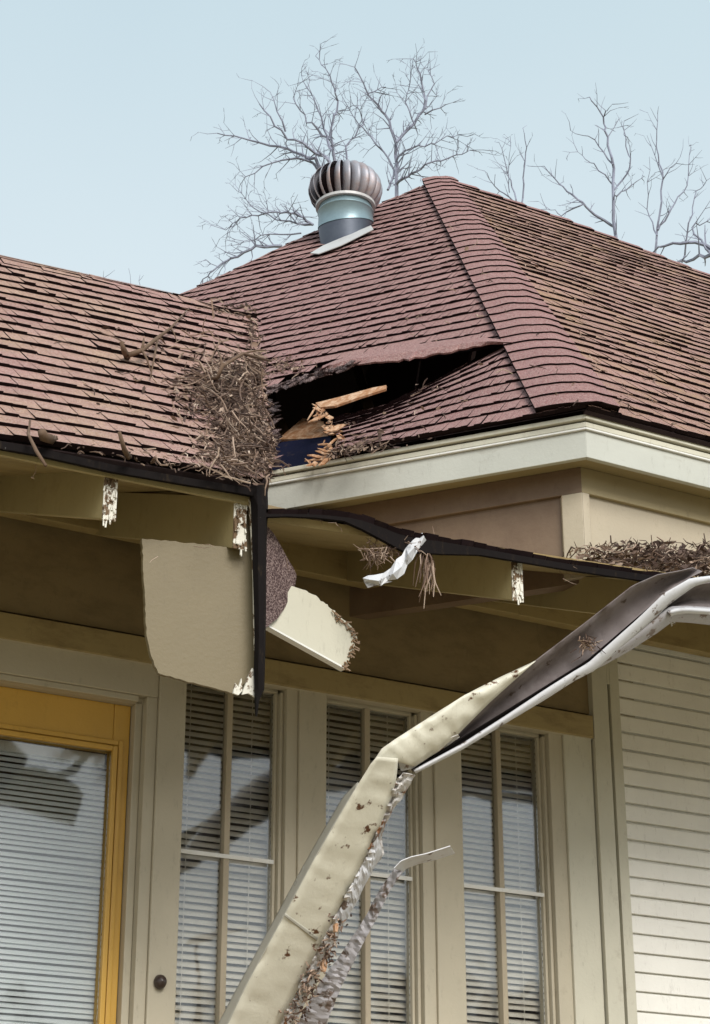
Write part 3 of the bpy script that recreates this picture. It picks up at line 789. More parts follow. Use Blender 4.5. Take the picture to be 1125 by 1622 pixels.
cc = MB(); cc.grid([[v+vent_axis*.001 for v in circ(Vector((0, 0, 0)), 0)] and [m_ + (m_-c0-vent_axis*((m_-c0).dot(vent_axis))).normalized()*.003 for m_ in midc], circ(c0+vent_axis*H1*.98, rC*.99), circ(c0+vent_axis*H1*1.0, rC*1.03), circ(c0+vent_axis*H1*1.04, rC*1.03), circ(c0+vent_axis*H1*1.06, rC*.99), circ(c0+vent_axis*H1*1.28, rC*.97)], closed=True)
cc.build('collar', M['collar'], vent, smooth=True)
rg = MB(); zr = H1*1.28
rg.grid([circ(c0+vent_axis*zr, rC*.98), circ(c0+vent_axis*zr, rC*1.10), circ(c0+vent_axis*(zr+.014), rC*1.10), circ(c0+vent_axis*(zr+.014), rC*.5)], closed=True); rg.build('turbine_ring', M['flash'], vent)
hd = MB(); Rh = 57*pxm; hc = c0 + vent_axis*(zr+.004+Rh*.55); nF = 22
ux = vent_axis.cross(Vector((0, 1, 0))).normalized(); uy = vent_axis.cross(ux)
for k in range(nF):          # curved overlapping vanes
    rows = []
    for i in range(13):
        ph = lerp(-55, 84, i/12); row = []
        for j in range(5):
            tw = (j/4)*.90; a_ = 2*math.pi*(k-tw)/nF + .25*math.sin(R(ph))*0
            rr_h = Rh*(.80 + .23*math.sin(math.pi*min(1, (1-j/4)*.5)) )
            rr_h *= 1.0 
            row.append(hc + (ux*math.cos(a_)+uy*math.sin(a_))*rr_h*math.cos(R(ph))**.8 + vent_axis*Rh*.72*math.sin(R(ph)))
        rows.append(row)
    hd.grid(rows)
hd.build('turbine_head', M['turb'], vent, smooth=True, solid=.0015)
ic = MB(); ic.grid([[hc + (ux*math.cos(a_*.3927)+uy*math.sin(a_*.3927))*Rh*.8*math.cos(R(ph))+vent_axis*Rh*.70*math.sin(R(ph)) for a_ in range(16)] for ph in range(-50, 91, 20)], closed=True); ic.build('turbine_core', M['butt'], vent, smooth=True)
tp = MB(); tp.grid([circ(hc+vent_axis*(Rh*.73), Rh*.30), circ(hc+vent_axis*(Rh*.78), Rh*.27), circ(hc+vent_axis*(Rh*.82), Rh*.02)], closed=True); tp.build('turbine_cap', M['turb'], vent, smooth=True)
fl = MB(); fl.prism([U1p(492, 402, .022), U1p(512, 390, .022), U1p(588, 358, .022), U1p(592, 364, .022), U1p(540, 390, .022), U1p(505, 403, .022)], n1u*.004)
fl.build('flashing', M['flash'], vent)

# ------------------------------------------------------------------ broken things hanging from the porch corner
def poly_thing(name, pp, t, th_, mats, label, cat, jag=0, tfun=None, seed=1):
    rr = random.Random(seed); P = []
    for i, p in enumerate(pp):
        q = pp[(i+1) % len(pp)]; n = max(1, int(math.hypot(q[0]-p[0], q[1]-p[1])/7)) if jag else 1
        for k in range(n):
            x, y = lerp(p[0], q[0], k/n), lerp(p[1], q[1], k/n)
            if k: x += rr.uniform(-jag, jag); y += rr.uniform(-jag, jag)
            P.append((x, y))
    f = tfun or (lambda x, y: t)
    pts = [onT(x, y, f(x, y)) for x, y in P]
    mb = MB(); mb.prism(pts, N*th_)
    c = sum(pts, Vector())/len(pts); c.z = min(p.z for p in pts)
    o = mb.build(name, mats, loc=c, bevel=0); tag(o, label, cat); return o
poly_thing('torn_panel', [(225, 853), (300, 860), (370, 868), (385, 872), (390, 800), (401, 800), (403, 870), (407, 960), (409, 1050), (400, 1075), (367, 1098), (344, 1091), (292, 1078), (251, 1066), (240, 1040), (232, 1001)],
           TE+.05, .012, M['panel'], 'large torn olive soffit panel hanging below the roof corner', 'panel', jag=1.0, tfun=lambda x, y: TE+.03+(405-x)*.0004)
# hanging black edge strip
root = empty('hanging_drip_edge', onT(410, 1130, TE), 'black metal edge strip hanging straight down from the roof corner', 'metal strip')
mb = MB(); line = [(409, 768, 14), (411, 800, 13), (411, 850, 11), (411, 900, 10), (412, 960, 9), (412, 1010, 8), (411, 1060, 8), (411, 1092, 7), (407, 1110, 3), (406, 1134, 1)]
rows = []
for (x, y, w_) in line:
    a_ = onT(x-w_, y, TE-.02); b_ = onT(x+w_*.75, y, TE-.035); c_ = onT(x+w_, y, TE+.0); m_ = onT(x-w_*.2, y, TE-.045+.006*math.sin(y*.1)); rows.append([a_, m_, b_, c_])
mb.grid(rows); mb.build('metal_strip', M['black'], root, solid=.003)
mb = MB(); rows = []
for (x, y) in ((396, 790), (400, 850), (403, 920), (404, 1000), (406, 1060)):
    rows.append([onT(x-2, y, TE+.0), onT(x+3, y, TE-.022)])
mb.grid(rows); mb.build('painted_edge', M['peel'], root, solid=.003)
poly_thing('bent_flashing_scrap', [(384, 1100), (392, 1075), (400, 1058), (409, 1066), (411, 1082), (404, 1104), (394, 1098)], TE-.01, .006, M['peel'], 'small bent white scrap at the bottom of the hanging panel', 'metal scrap', jag=.8)
poly_thing('bent_flashing_scrap', [(370, 1098), (373, 1082), (378, 1088), (383, 1074), (384, 1094), (378, 1101)], TE-.005, .006, M['peel'], 'tiny pointed white scrap left of the bent one under the hanging panel', 'metal scrap', jag=.5)
poly_thing('shingle_flap', [(418, 826), (428, 838), (437, 850), (447, 868), (456, 885), (464, 898), (470, 911), (466, 935), (453, 960), (440, 980), (425, 992), (416, 996)], TE+.06, .006, M['flap'], 'dark maroon torn shingle piece hanging beside the black strip', 'shingle', jag=.6, tfun=lambda x, y: TE+.02+(x-416)*.0012)
root = empty('broken_board', onT(500, 1060, TE+.08), 'short broken cream fascia board dangling behind the torn shingle', 'board')
bp = [(462, 928), (480, 934), (497, 942), (512, 953), (527, 966), (540, 978), (557, 992), (566, 1012), (558, 1036), (547, 1058), (520, 1046), (470, 1017), (426, 991)]
def jagged(pp, j, rr, start=0, end=99):
    out = []
    for i, p in enumerate(pp):
        q = pp[(i+1) % len(pp)]; out.append(p)
        if start <= i < end:
            for k in range(1, 5): out.append((lerp(p[0], q[0], k/5)+rr.uniform(-j, j), lerp(p[1], q[1], k/5)+rr.uniform(-j, j)))
    return out
rr = random.Random(4)
mb = MB(); mb.prism([onT(x, y, TE+.05+(x-426)*.0006) for x, y in jagged(bp, 1.6, rr, 1, 9)], N*.02); mb.build('board', M['cream'], root)
mb = MB()
for k in range(70):          # splintered, flaking end
    f_ = rnd.random(); i = rnd.choice([4, 5, 6, 6, 7, 7, 8, 8]); a_, b_ = bp[i], bp[i+1]
    x, y = lerp(a_[0], b_[0], f_), lerp(a_[1], b_[1], f_); p = onT(x-rnd.uniform(0, 6), y+rnd.uniform(-1, 3), TE+.045+(x-426)*.0006); q = p + (U*rnd.uniform(-.008, .016) + Z*rnd.uniform(-.012, .004) - N*rnd.uniform(0, .008))
    mb.beam(p, q, .004, .003)
mb.build('splinters', M['ridge_wood'], root)
mb = MB(); mb.prism([onT(426, 990, TE+.049), onT(547, 1057, TE+.119), onT(547, 1060, TE+.119), onT(426, 993, TE+.049)], N*.024); mb.build('board_edge', M['whitemetal'], root)

# curled white metal and straw under the right eave
root = empty('curled_flashing', onT(600, 930, TE-.02), 'curled strip of white flashing dangling under the sagging right eave', 'flashing')
mb = MB(); cl = [(672, 850, 6), (658, 864, 8), (648, 878, 10), (641, 888, 8), (634, 898, 12), (624, 909, 9), (611, 914, 6), (598, 920, 9), (586, 918, 6), (578, 922, 6)]
rows = []
for i, (x, y, w_) in enumerate(cl):
    rows.append([onT(x-w_*.5, y-w_, TE-.03), onT(x+2*math.sin(i*2.1), y, TE-.042+.014*math.sin(i*2.3)), onT(x+w_*.5, y+w_*.9, TE-.03)])
mb.grid(rows); mb.build('metal_strip', M['gutterwhite'], root, solid=.002)
mb = MB(); mb.prism([onT(x, y, TE-.03) for x, y in ((577, 920), (583, 931), (600, 926), (622, 921), (600, 921))], N*.003); mb.build('torn_tip', M['gutterspot'], root)
def straw(name, spots, n, label, ln=(.02, .05), thick=.0016, t=(TE-.03, TE+.03), lo=.3, down=0, smin=0):
    mb = MB(); 
    for k in range(n):
        x, y, sx, sy = rnd.choice(spots); p = onT(rnd.gauss(x, sx), rnd.gauss(y, sy), rnd.uniform(*t))
        d_ = Vector((rnd.uniform(-1, 1), rnd.uniform(-1, 1), rnd.uniform(-1, 1)-down)).normalized()*rnd.uniform(*ln)
        m_ = p + d_*.5 + Vector((rnd.uniform(-1, 1), rnd.uniform(-1, 1), rnd.uniform(-1, 1)))*.008
        mb.tube([p, m_, p+d_], [thick, thick*.9, thick*.4], 4, 0, rnd.uniform(lo, 1))
    o = mb.build(name, M['leaf']); tag(o, label, 'debris', kind='stuff'); return o
straw('torn_straw', [(592, 880, 9, 6), (612, 872, 12, 8), (640, 862, 14, 6)], 150, 'straw and splinters poking from the sagging eave')
straw('hanging_splinters', [(676, 880, 3, 12), (684, 890, 3, 14), (668, 872, 5, 8)], 40, 'long thin splinters hanging from the right eave', ln=(.05, .12), down=4, thick=.0022)
straw('wisps', [(260, 880, 90, 8), (900, 915, 5, 15), (730, 800, 200, 20), (60, 740, 20, 12), (480, 825, 40, 6)], 16, 'pale wisps of straw stuck under the eaves', lo=.6, thick=.0009, t=(TE-.02, TE+.02))

# ------------------------------------------------------------------ leaf litter
def leaves(name, fn, blobs, n, label, size=(.02, .055), hmax=.05, lo=0., wdt=.2, seed=3, nrm=Z):
    rr = random.Random(seed); mb = MB(); tot = sum(b[4] for b in blobs)
    for k in range(n):
        r_ = rr.random()*tot
        for b_ in blobs:
            r_ -= b_[4]
            if r_ <= 0: break
        x, y = rr.gauss(b_[0], b_[2]), rr.gauss(b_[1], b_[3]); dx = (x-b_[0])/b_[2]; dy = (y-b_[1])/b_[3]
        hh = hmax*math.exp(-.5*(dx*dx+dy*dy))*b_[5]
        p = fn(x, y, .012 + rr.random()*hh)
        if p is None: continue
        d_ = Vector((rr.gauss(0, 1), rr.gauss(0, 1), rr.gauss(0, 1))); d_ -= nrm*d_.dot(nrm)*.6; d_.normalize()
        L = lerp(size[0], size[1], rr.random()**1.6); w_ = L*wdt*rr.uniform(.6, 1.5); sdv = d_.cross(Vector((rr.gauss(0, 1), rr.gauss(0, 1), rr.gauss(0, 1)))).normalized(); up = d_.cross(sdv)
        c_ = rr.uniform(-.5, .5); tn = lo + (1-lo)*rr.random()**1.3
        if rr.random() < .6:
            q_ = rr.uniform(.4, 1.0); L *= rr.uniform(.8, 1.7)
            mb.tube([p-d_*L*.7, p-d_*L*.25+up*L*c_*.5+sdv*L*rr.uniform(-.3, .3), p+d_*L*.25+up*L*c_*.45, p+d_*L*.7+sdv*L*rr.uniform(-.4, .4)], [.0022*q_, .003*q_, .0024*q_, .001], 4, 0, tn)
            continue
        r0 = [p-d_*L/2, p-d_*L*.2+up*L*c_*.45+sdv*w_, p+d_*L*.2+up*L*c_*.5+sdv*w_*.8, p+d_*L/2]
        r1 = [p-d_*L/2, p-d_*L*.2+up*L*c_*.35, p+d_*L*.2+up*L*c_*.4, p+d_*L/2]
        r2 = [p-d_*L/2, p-d_*L*.2+up*L*c_*.45-sdv*w_, p+d_*L*.2+up*L*c_*.5-sdv*w_*.8, p+d_*L/2]
        for (u0, u1) in ((r0, r1), (r1, r2)):
            mb.face([u0[0], u0[1], u1[1]], 0, tn); mb.face([u0[1], u0[2], u1[2], u1[1]], 0, tn); mb.face([u0[2], u0[3], u1[2]], 0, tn)
    o = mb.build(name, M['leaf']); tag(o, label, 'leaves', kind='stuff'); return o
def onL(x, y, h):
    # keep on the slope
    if y > 692 + (x)*.178 + (4 if rnd.random() < .93 else 15): return None
    if x > lerp(430, 412, min(1, max(0, (700-y)/60))) + rnd.uniform(-3, 10): return None
    return onp(x, y, OL + nL*h, nL)
leaves('leaf_litter', onL, [(385, 650, 26, 40, 10, 1), (392, 592, 30, 11, 4, .8), (375, 715, 36, 22, 6, .5), (335, 625, 26, 24, 2.5, .5), (398, 520, 6, 16, .5, .2), (410, 566, 6, 12, .5, .3), (412, 700, 12, 25, 4, .8), (300, 730, 50, 10, .6, .2), (170, 715, 60, 8, .25, .1), (250, 610, 60, 40, .35, .1), (365, 490, 22, 8, .5, .2)],
       4300, 'dead brown leaves and twigs heaped in the roof valley', hmax=.032, size=(.008, .034), nrm=nL)
def twigs(name, spots, n, label, fn, nrm, seed=5):
    rr = random.Random(seed); mb = MB()
    for k in range(n):
        x, y, sx, sy = rr.choice(spots); p = fn(rr.gauss(x, sx), rr.gauss(y, sy), .03+rr.random()*.03)
        if p is None: continue
        d_ = Vector((rr.gauss(0, 1), rr.gauss(0, 1), rr.gauss(0, 1))); d_ = (d_-nrm*d_.dot(nrm)*.75).normalized(); L = rr.uniform(.04, .13); pts = [p-d_*L/2]
        for q in range(4): d_ = (d_+Vector((rr.gauss(0, .3), rr.gauss(0, .3), rr.gauss(0, .3)))).normalized(); pts.append(pts[-1]+d_*L/4)
        w_ = rr.uniform(.0012, .0034); mb.tube(pts, [w_, w_, w_*.9, w_*.7, w_*.4], 4, 0, rr.random())
    o = mb.build(name, M['leaf']); tag(o, label, 'twigs', kind='stuff')
twigs('twig_tangle', [(390, 600, 30, 16), (390, 660, 26, 40), (345, 610, 26, 22), (380, 720, 36, 18), (330, 560, 50, 30)], 260, 'tangled dark twigs woven over the valley leaf heap', onL, nL)
def onU(x, y, h):
    if inpoly(x, y, HOLE) or x < 395 or inpoly(x, y, UP + [(783, 560), (730, 585), (677, 602), (613, 625), (560, 640), (541, 693), (500, 740), (430, 740)]): return None
    if y > 745-(x-440)*.19: return None
    return onp(x, y, Ce+n1u*h, n1u)
leaves('leaf_litter', onU, [(560, 712, 40, 8, 3, .5), (600, 690, 60, 20, 1, .2), (450, 580, 20, 8, 2.0, .4), (560, 560, 100, 60, .5, .1), (690, 610, 60, 25, .4, .1), (500, 742, 40, 3, 1, .4)],
       480, 'scattered dead leaves below the roof hole', hmax=.03, size=(.014, .035), seed=8, nrm=n1u)
def onU2(x, y, h): 
    if y < 283+(x-700)*.37+14 or y > 655+(x-930)*.25 : return None
    return onp(x, y, Ce+n2u*h, n2u)
leaves('leaf_litter', onU2, [(900, 420, 90, 40, 3, .1), (1000, 600, 90, 60, 3, .1), (780, 350, 40, 20, 1.5, .1)], 260, 'small leaf scraps dotted over the right roof slope', hmax=.012, size=(.012, .03), seed=18, nrm=n2u)
def onPile(x, y, h):
    tt = rnd.uniform(TE+.0, TE+.25)
    if y < 858+max(0, 950-x)*.28: return None
    if y > 884+(x-890)*.16 + 6 : return None
    return onT(x, y, tt)
leaves('leaf_pile', onPile, [(960, 885, 30, 10, 2, 0), (1020, 880, 40, 14, 4, 0), (1080, 890, 40, 12, 4, 0), (895, 866, 10, 4, .5, 0), (1150, 900, 60, 14, 3, 0), (1125, 895, 25, 14, 3, 0)], 1500, 'heap of dead leaves on the low porch roof edge', hmax=.0, lo=0, size=(.018, .045), seed=28)

# fallen branches on the left slope
def stick(name, pts, rad, label, side=()):
    P = [onp(x, y, OL+nL*h, nL) for x, y, h in pts]; mb = MB()
    mb.tube(P, rad, 6)
    for (i, x, y, h, r_) in side: q = onp(x, y, OL+nL*h, nL); mb.tube([P[i], (P[i]+q)/2+nL*.006, q], [r_, r_*.8, r_*.4], 5)
    c_ = P[0]; o = mb.build(name, M['fleck'], loc=c_, smooth=True); tag(o, label, 'branch', 'broken branches on the left roof slope'); return o
stick('fallen_branch', [(203, 563, .03), (225, 555, .05), (250, 535, .045), (270, 520, .03), (300, 488, .02)], [.008, .007, .006, .004, .002], 'longest forked grey branch lying on the left roof slope',
      ((1, 228, 536, .07, .005), (2, 262, 545, .02, .004), (2, 238, 600, .02, .004), (1, 240, 590, .015, .004), (3, 280, 540, .02, .003)))
stick('fallen_branch', [(202, 566, .015), (196, 554, .05), (192, 541, .07)], [.010, .009, .006], 'short dark stub sticking up at the end of the long branch')
stick('fallen_branch', [(204, 724, .015), (197, 712, .05), (189, 684, .09)], [.008, .007, .005], 'upright dark twig near the eave left of the leaf heap')
stick('fallen_branch', [(85, 697, .012), (70, 692, .035), (66, 684, .05)], [.014, .013, .011], 'stubby dark knot of wood by the left eave')
stick('fallen_branch', [(73, 738, .035), (58, 715, .05), (45, 688, .02), (48, 665, .015)], [.004, .005, .004, .002], 'thin twig bent over the left eave edge')
stick('fallen_branch', [(330, 600, .06), (345, 598, .09), (352, 580, .12), (385, 560, .10), (430, 572, .05)], [.005, .006, .006, .005, .003], 'pale curved branch on top of the leaf heap', ((2, 345, 555, .11, .004), (3, 430, 555, .06, .003)))

# ------------------------------------------------------------------ fallen gutter
def tg(y): return 4.02 + max(0, y-900)*.00118
A3 = lambda x, y: (560+x*.5022, 860+y*.5022)
A1 = lambda x, y: (340+x*.3733, 1080+y*.3733)
def resample(P, n):
    L = [0]
    for a_, b_ in zip(P, P[1:]): L.append(L[-1]+math.hypot(b_[0]-a_[0], b_[1]-a_[1]))
    out = []
    for k in range(n):
        s_ = L[-1]*k/(n-1); i = max(0, min(len(P)-2, next((j for j in range(len(L)-1) if L[j+1] >= s_-1e-9), len(P)-2)))
        f_ = (s_-L[i])/max(1e-9, L[i+1]-L[i]); out.append((lerp(P[i][0], P[i+1][0], f_), lerp(P[i][1], P[i+1][1], f_)))
    return out
gut = empty('fallen_gutter', onT(400, 1640, 4.85), 'bent cream metal gutter torn loose and hanging diagonally across the windows', 'gutter')
def ribbon(name, A_, B_, conv, mat, dep0=0, dep1=0, n=40, m=7, wob=.0, cr=lambda x, y: (x, y), rough=0, seed=1, thick=.0025, prof=None):
    a_, b_ = resample([cr(*p) for p in A_], n), resample([cr(*p) for p in B_], n); rows = []
    for i in range(n):
        row = []
        for j in range(m):
            f_ = j/(m-1); x, y = lerp(a_[i][0], b_[i][0], f_), lerp(a_[i][1], b_[i][1], f_)
            c_ = conv*math.sin(math.pi*f_) + lerp(dep0, dep1, f_)
            c_ += wob*(.4-2.2*abs(noise.noise(Vector((x*.03, y*.03, seed))))) + rough*noise.noise(Vector((x*.12, y*.12, seed*2)))
            jx = rough*110*noise.noise(Vector((x*.1, y*.1, seed+5))) if 0 < j < m-1 or rough else 0
            row.append(onT(x+jx, y, tg(y)-c_))
        rows.append(row)
    mb = MB(); mb.grid(rows); return mb.build(name, M[mat], gut, solid=thick, smooth=(not rough))
# upper open trough (weathered inside)
ribbon('gutter_trough', [(1070, 78), (1030, 88), (960, 100), (880, 135), (740, 245), (570, 375), (430, 500), (330, 600), (250, 660), (180, 712)],
       [(1100, 90), (1060, 110), (1010, 140), (980, 165), (890, 250), (740, 385), (600, 470), (480, 550), (330, 645), (190, 722)], -.045, 'guttergrey', wob=.01, cr=A3, n=60)
ribbon('gutter_lip', [(1200, 100), (1125, 104), (1060, 112), (980, 158), (890, 245), (740, 378), (690, 408), (600, 465), (480, 545), (340, 635), (190, 716)],
       [(1200, 118), (1125, 122), (1075, 136), (1000, 190), (915, 268), (760, 402), (700, 432), (610, 490), (490, 562), (345, 650), (196, 726)], .006, 'gutterwhite', cr=A3, n=60, dep0=.01, dep1=.012)
ribbon('gutter_crease', [(1060, 112), (985, 160), (890, 240), (740, 368), (600, 455), (480, 530), (330, 622), (200, 712)],
       [(1066, 124), (992, 178), (902, 262), (750, 392), (608, 480), (486, 552), (336, 640), (204, 720)], -.006, 'black', cr=A3, n=50, dep0=.004, dep1=.006)
ribbon('gutter_flange', [(1230, 205), (1125, 203), (1050, 198), (1000, 200), (960, 225), (880, 285), (800, 345), (740, 392), (690, 425)],
       [(1230, 265), (1125, 258), (1050, 250), (1005, 248), (955, 285), (870, 340), (790, 385), (730, 412), (695, 432)], .012, 'gutterspot', cr=A3, n=50, dep0=.005, dep1=-.004)
ribbon('gutter_bottom', [(1230, 120), (1125, 125), (1060, 135), (1000, 185), (940, 240)], [(1230, 210), (1125, 205), (1050, 200), (1000, 203), (950, 240)], -.05, 'guttergrey', cr=A3, n=24, dep0=-.01, dep1=-.005)
ribbon('gutter_rim', [(1230, 207), (1125, 207), (1050, 202), (1010, 206), (990, 215)], [(1230, 228), (1125, 226), (1050, 222), (1014, 226), (1000, 232)], .012, 'gutterwhite', cr=A3, n=20, dep0=.012, dep1=.012)
ribbon('gutter_outer_face', [(575, 372), (460, 425), (350, 480), (200, 575), (130, 620), (90, 648), (62, 690)],
       [(560, 385), (490, 448), (430, 502), (330, 602), (270, 655), (190, 706), (142, 688)], .012, 'gutter', cr=A3, n=50, wob=.008, dep0=.0, dep1=.012)
ribbon('gutter_fold', [(330, 604), (270, 628), (200, 655), (150, 672), (138, 680)], [(335, 612), (290, 645), (240, 675), (185, 712), (150, 720)], -.01, 'rust', cr=A3, n=20, dep0=.015, dep1=.0, rough=.006)
# straight run still fixed along the eave
for (ya, yb, mt_, cv, d0, d1, nm) in ((100, 118, 'gutterwhite', .006, .01, .012, 'gutter_lip'), (120, 210, 'guttergrey', -.05, -.01, -.005, 'gutter_bottom'), (205, 265, 'gutterspot', .012, .005, -.004, 'gutter_flange')):
    ribbon(nm, [(1195, ya-1), (1700, ya+92), (2700, ya+285)], [(1195, yb-1), (1700, yb+88), (2700, yb+275)], cv, mt_, d0, d1, n=30, cr=A3)
# lower leg
ribbon('gutter_front_face', [(690, 318), (665, 345), (600, 450), (420, 760), (300, 985), (140, 1280), (20, 1530)],
       [(778, 325), (776, 360), (768, 430), (700, 620), (600, 820), (440, 1130), (240, 1530)], .002, 'gutter', cr=A1, n=70, wob=.004, dep0=.03, dep1=.03)
ribbon('gutter_side_face', [(608, 425), (545, 490), (440, 670), (350, 830), (210, 1090), (90, 1310), (-25, 1530)],
       [(612, 430), (590, 468), (505, 612), (420, 760), (300, 985), (140, 1280), (20, 1530)], .0, 'gutterside', cr=A1, n=50, dep0=-.05, dep1=.029, thick=.002)
ribbon('gutter_crumpled_edge', [(800, 385), (768, 425), (700, 615), (640, 740), (560, 900), (440, 1130), (340, 1330), (240, 1530)],
       [(850, 395), (810, 470), (745, 560), (708, 640), (718, 730), (600, 900), (545, 1030), (500, 1130), (420, 1290), (310, 1530)], .012, 'rust', cr=A1, n=90, dep0=.028, dep1=.0, rough=.03, m=9)
ribbon('gutter_torn_strip', [(690, 650), (650, 730), (570, 880), (520, 990)], [(712, 735), (668, 800), (610, 920), (545, 1035)], .01, 'gutterwhite', cr=A1, n=30, dep0=.03, dep1=.02, rough=.012)
ribbon('gutter_lower_trough', [(762, 795), (690, 900), (640, 1000), (540, 1150), (430, 1300), (310, 1530)],
       [(800, 805), (740, 890), (690, 1000), (630, 1110), (540, 1290), (440, 1530)], .002, 'gutterspot', cr=A1, n=60, rough=.010, dep0=-.03, dep1=.01, m=5)
ribbon('gutter_strap', [(762, 790), (790, 760), (835, 742), (900, 728), (1000, 696)], [(795, 812), (812, 792), (870, 770), (930, 757), (1020, 728)], .004, 'gutterwhite', cr=A1, n=30, rough=.002, dep0=.02, dep1=-.035)
ribbon('gutter_joint', [(300, 982), (294, 993)], [(440, 1084), (432, 1100)], .0, 'gutterside', cr=A1, n=4, dep0=.034, dep1=.036, thick=.002)
# debris caught in the crumpled edge
mb = MB(); rr = random.Random(2)
for k in range(170):
    f_ = rr.random()**.7; x = lerp(560, 330, f_)+rr.gauss(0, 25); y = lerp(980, 1440, f_)+rr.gauss(0, 18); px, py = A1(x, y)
    p = onT(px, py, tg(py)-.045-rr.random()*.02); d_ = Vector((rr.gauss(0, 1), rr.gauss(0, 1), rr.gauss(0, 1))).normalized()*rr.uniform(.006, .022)
    mb.tube([p, p+d_*.5+Vector((rr.gauss(0, .002),)*3), p+d_], [.003, .0025, .001], 4, 0, rr.random())
o = mb.build('gutter_debris', M['leaf']); tag(o, 'rotten bark bits caught in the lower gutter', 'debris', kind='stuff')
for (x, y, sx) in ((470, 1200, 1), (520, 1040, .7)):
    px, py = A1(x, y); mb = MB(); mb.prism([onT(px+dx*sx, py+dy*sx, tg(py)-.06) for dx, dy in ((-4, 10), (-5, -4), (-1, -9), (3, -8), (3, 2), (1, 11))], N*.012)
    mb.build('wood_splinter', M['wood'], gut)
mb = MB(); rr = random.Random(5)
for k in range(60):
    px, py = A3(rr.gauss(735, 14), rr.gauss(318, 12)); p = onT(px, py, tg(py)-.0); d_ = Vector((rr.gauss(0, 1), rr.gauss(0, .4), rr.gauss(0, 1))).normalized()*rr.uniform(.01, .035)
    mb.tube([p, p+d_], [.002, .001], 3, 0, rr.random())
o = mb.build('leaf_clump', M['leaf']); tag(o, 'small clump of leaf stems lying inside the torn gutter', 'debris', kind='stuff')
# beam behind gutter at right
mb = MB(); p, q = onT(1020, 985, T0-.05), onT(1600, 1075, T0-.05); mb.prism([p, q, q+Z*.09, p+Z*.09], N*.05); mb.build('eave_beam', M['ridge_wood'], house)

# ------------------------------------------------------------------ bare trees
def tree(name, loc_px, depth, limbs, label, group='bare trees behind the roof', dens=1., seed=1, r0=.03, spread=.29):
    rr = random.Random(seed)
    def at(x, y, off=0):
        d_ = ray(x, y); hd_ = math.hypot(d_.x, d_.y); return CAM + d_*((depth+off)/hd_)
    base = at(*loc_px); root = empty(name, (base.x, base.y, 0), label, 'tree', group)
    tr = MB(); fork = base.copy()
    tr.tube([Vector((base.x, base.y, 0)), Vector((base.x+.1, base.y, base.z*.5)), fork], [.16, .12, .07], 8)
    tr.build('trunk', M['bark'], root, smooth=True)
    cr = MB()
    def grow(p, d_, L, r_, lev):
        n = max(2, int(L/.16)); pts = [p]; rad = [r_]; q = p.copy(); dd = d_.copy()
        for k in range(n):
            dd = (dd + Vector((rr.gauss(0, .16), rr.gauss(0, .16), rr.gauss(.03, .14)))).normalized(); q = q + dd*L/n; pts.append(q.copy()); rad.append(lerp(r_, r_*.35, (k+1)/n))
            if lev < 3 and rr.random() < (.55 if lev < 2 else .45)*dens:
                ax = Vector((rr.gauss(0, 1), rr.gauss(0, 1), rr.gauss(0, 1))).normalized()
                sdv = (dd + (ax - dd*ax.dot(dd)).normalized()*rr.uniform(.5, 1.2)).normalized()
                grow(q, sdv, L*rr.uniform(.35, .7), max(.0048, rad[-1]*.6), lev+1)
        cr.tube(pts, rad, 3 if lev else 4)
    for (pts, ra) in limbs:
        P = []; off = 0
        for i, p in enumerate(pts): P.append(at(p[0], p[1], off)); off += rr.uniform(-.25, .25)
        # refine with wobble
        Q = []; RR = []
        for i in range(len(P)-1):
            for k in range(4):
                f_ = k/4; Q.append(P[i].lerp(P[i+1], f_) + Vector((rr.gauss(0, .012), rr.gauss(0, .03), rr.gauss(0, .012))))
        Q.append(P[-1]); n = len(Q); RR = [lerp(ra*1.5, ra*.35, i/(n-1)) for i in range(n)]
        cr.tube(Q, RR, 5)
        for i in range(1, n):
            dd = (Q[i]-Q[i-1]).normalized()
            for _ in range(2):
                if rr.random() < .75*dens:
                    ax = Vector((rr.gauss(0, 1), rr.gauss(0, 1), rr.gauss(.15, 1))).normalized()
                    sdv = (dd*rr.uniform(.5, 1) + (ax-dd*ax.dot(dd)).normalized()*.9).normalized()
                    grow(Q[i], sdv, rr.uniform(.25, .75)*spread*2, max(.007, RR[i]*.55), 1)
    cr.build('crown', M['bark'], root)
    return root
Zm = lambda x, y: (300+x*.4444, 80+y*.4444)
def zl(*p): return [Zm(*q) for q in p]
tree('bare_tree', (560, 470), 26, [
    (zl((585, 900), (540, 560), (500, 400), (430, 350), (330, 290), (250, 190)), .028),
    (zl((540, 560), (450, 390), (350, 350), (220, 320), (100, 295)), .024),
    (zl((540, 560), (440, 400), (330, 385), (200, 450)), .020),
    (zl((540, 560), (520, 390), (490, 310), (420, 250), (370, 170)), .022),
    (zl((520, 390), (500, 300), (530, 180), (500, 90), (450, 20)), .016),
    (zl((490, 310), (450, 180), (400, 90)), .012),
    (zl((340, 290), (290, 150)), .012), (zl((570, 560), (560, 340), (620, 260), (600, 180)), .014),
    (zl((440, 620), (400, 590), (350, 575), (270, 580), (180, 600), (130, 640)), .016),
    (zl((440, 620), (330, 610), (230, 560), (170, 500)), .012),
    (zl((330, 700), (240, 700), (150, 740), (90, 780), (40, 830)), .020),
    (zl((400, 650), (250, 660), (180, 690)), .010)], 'wide bare tree spreading left behind the turbine vent', seed=3, dens=1.15)
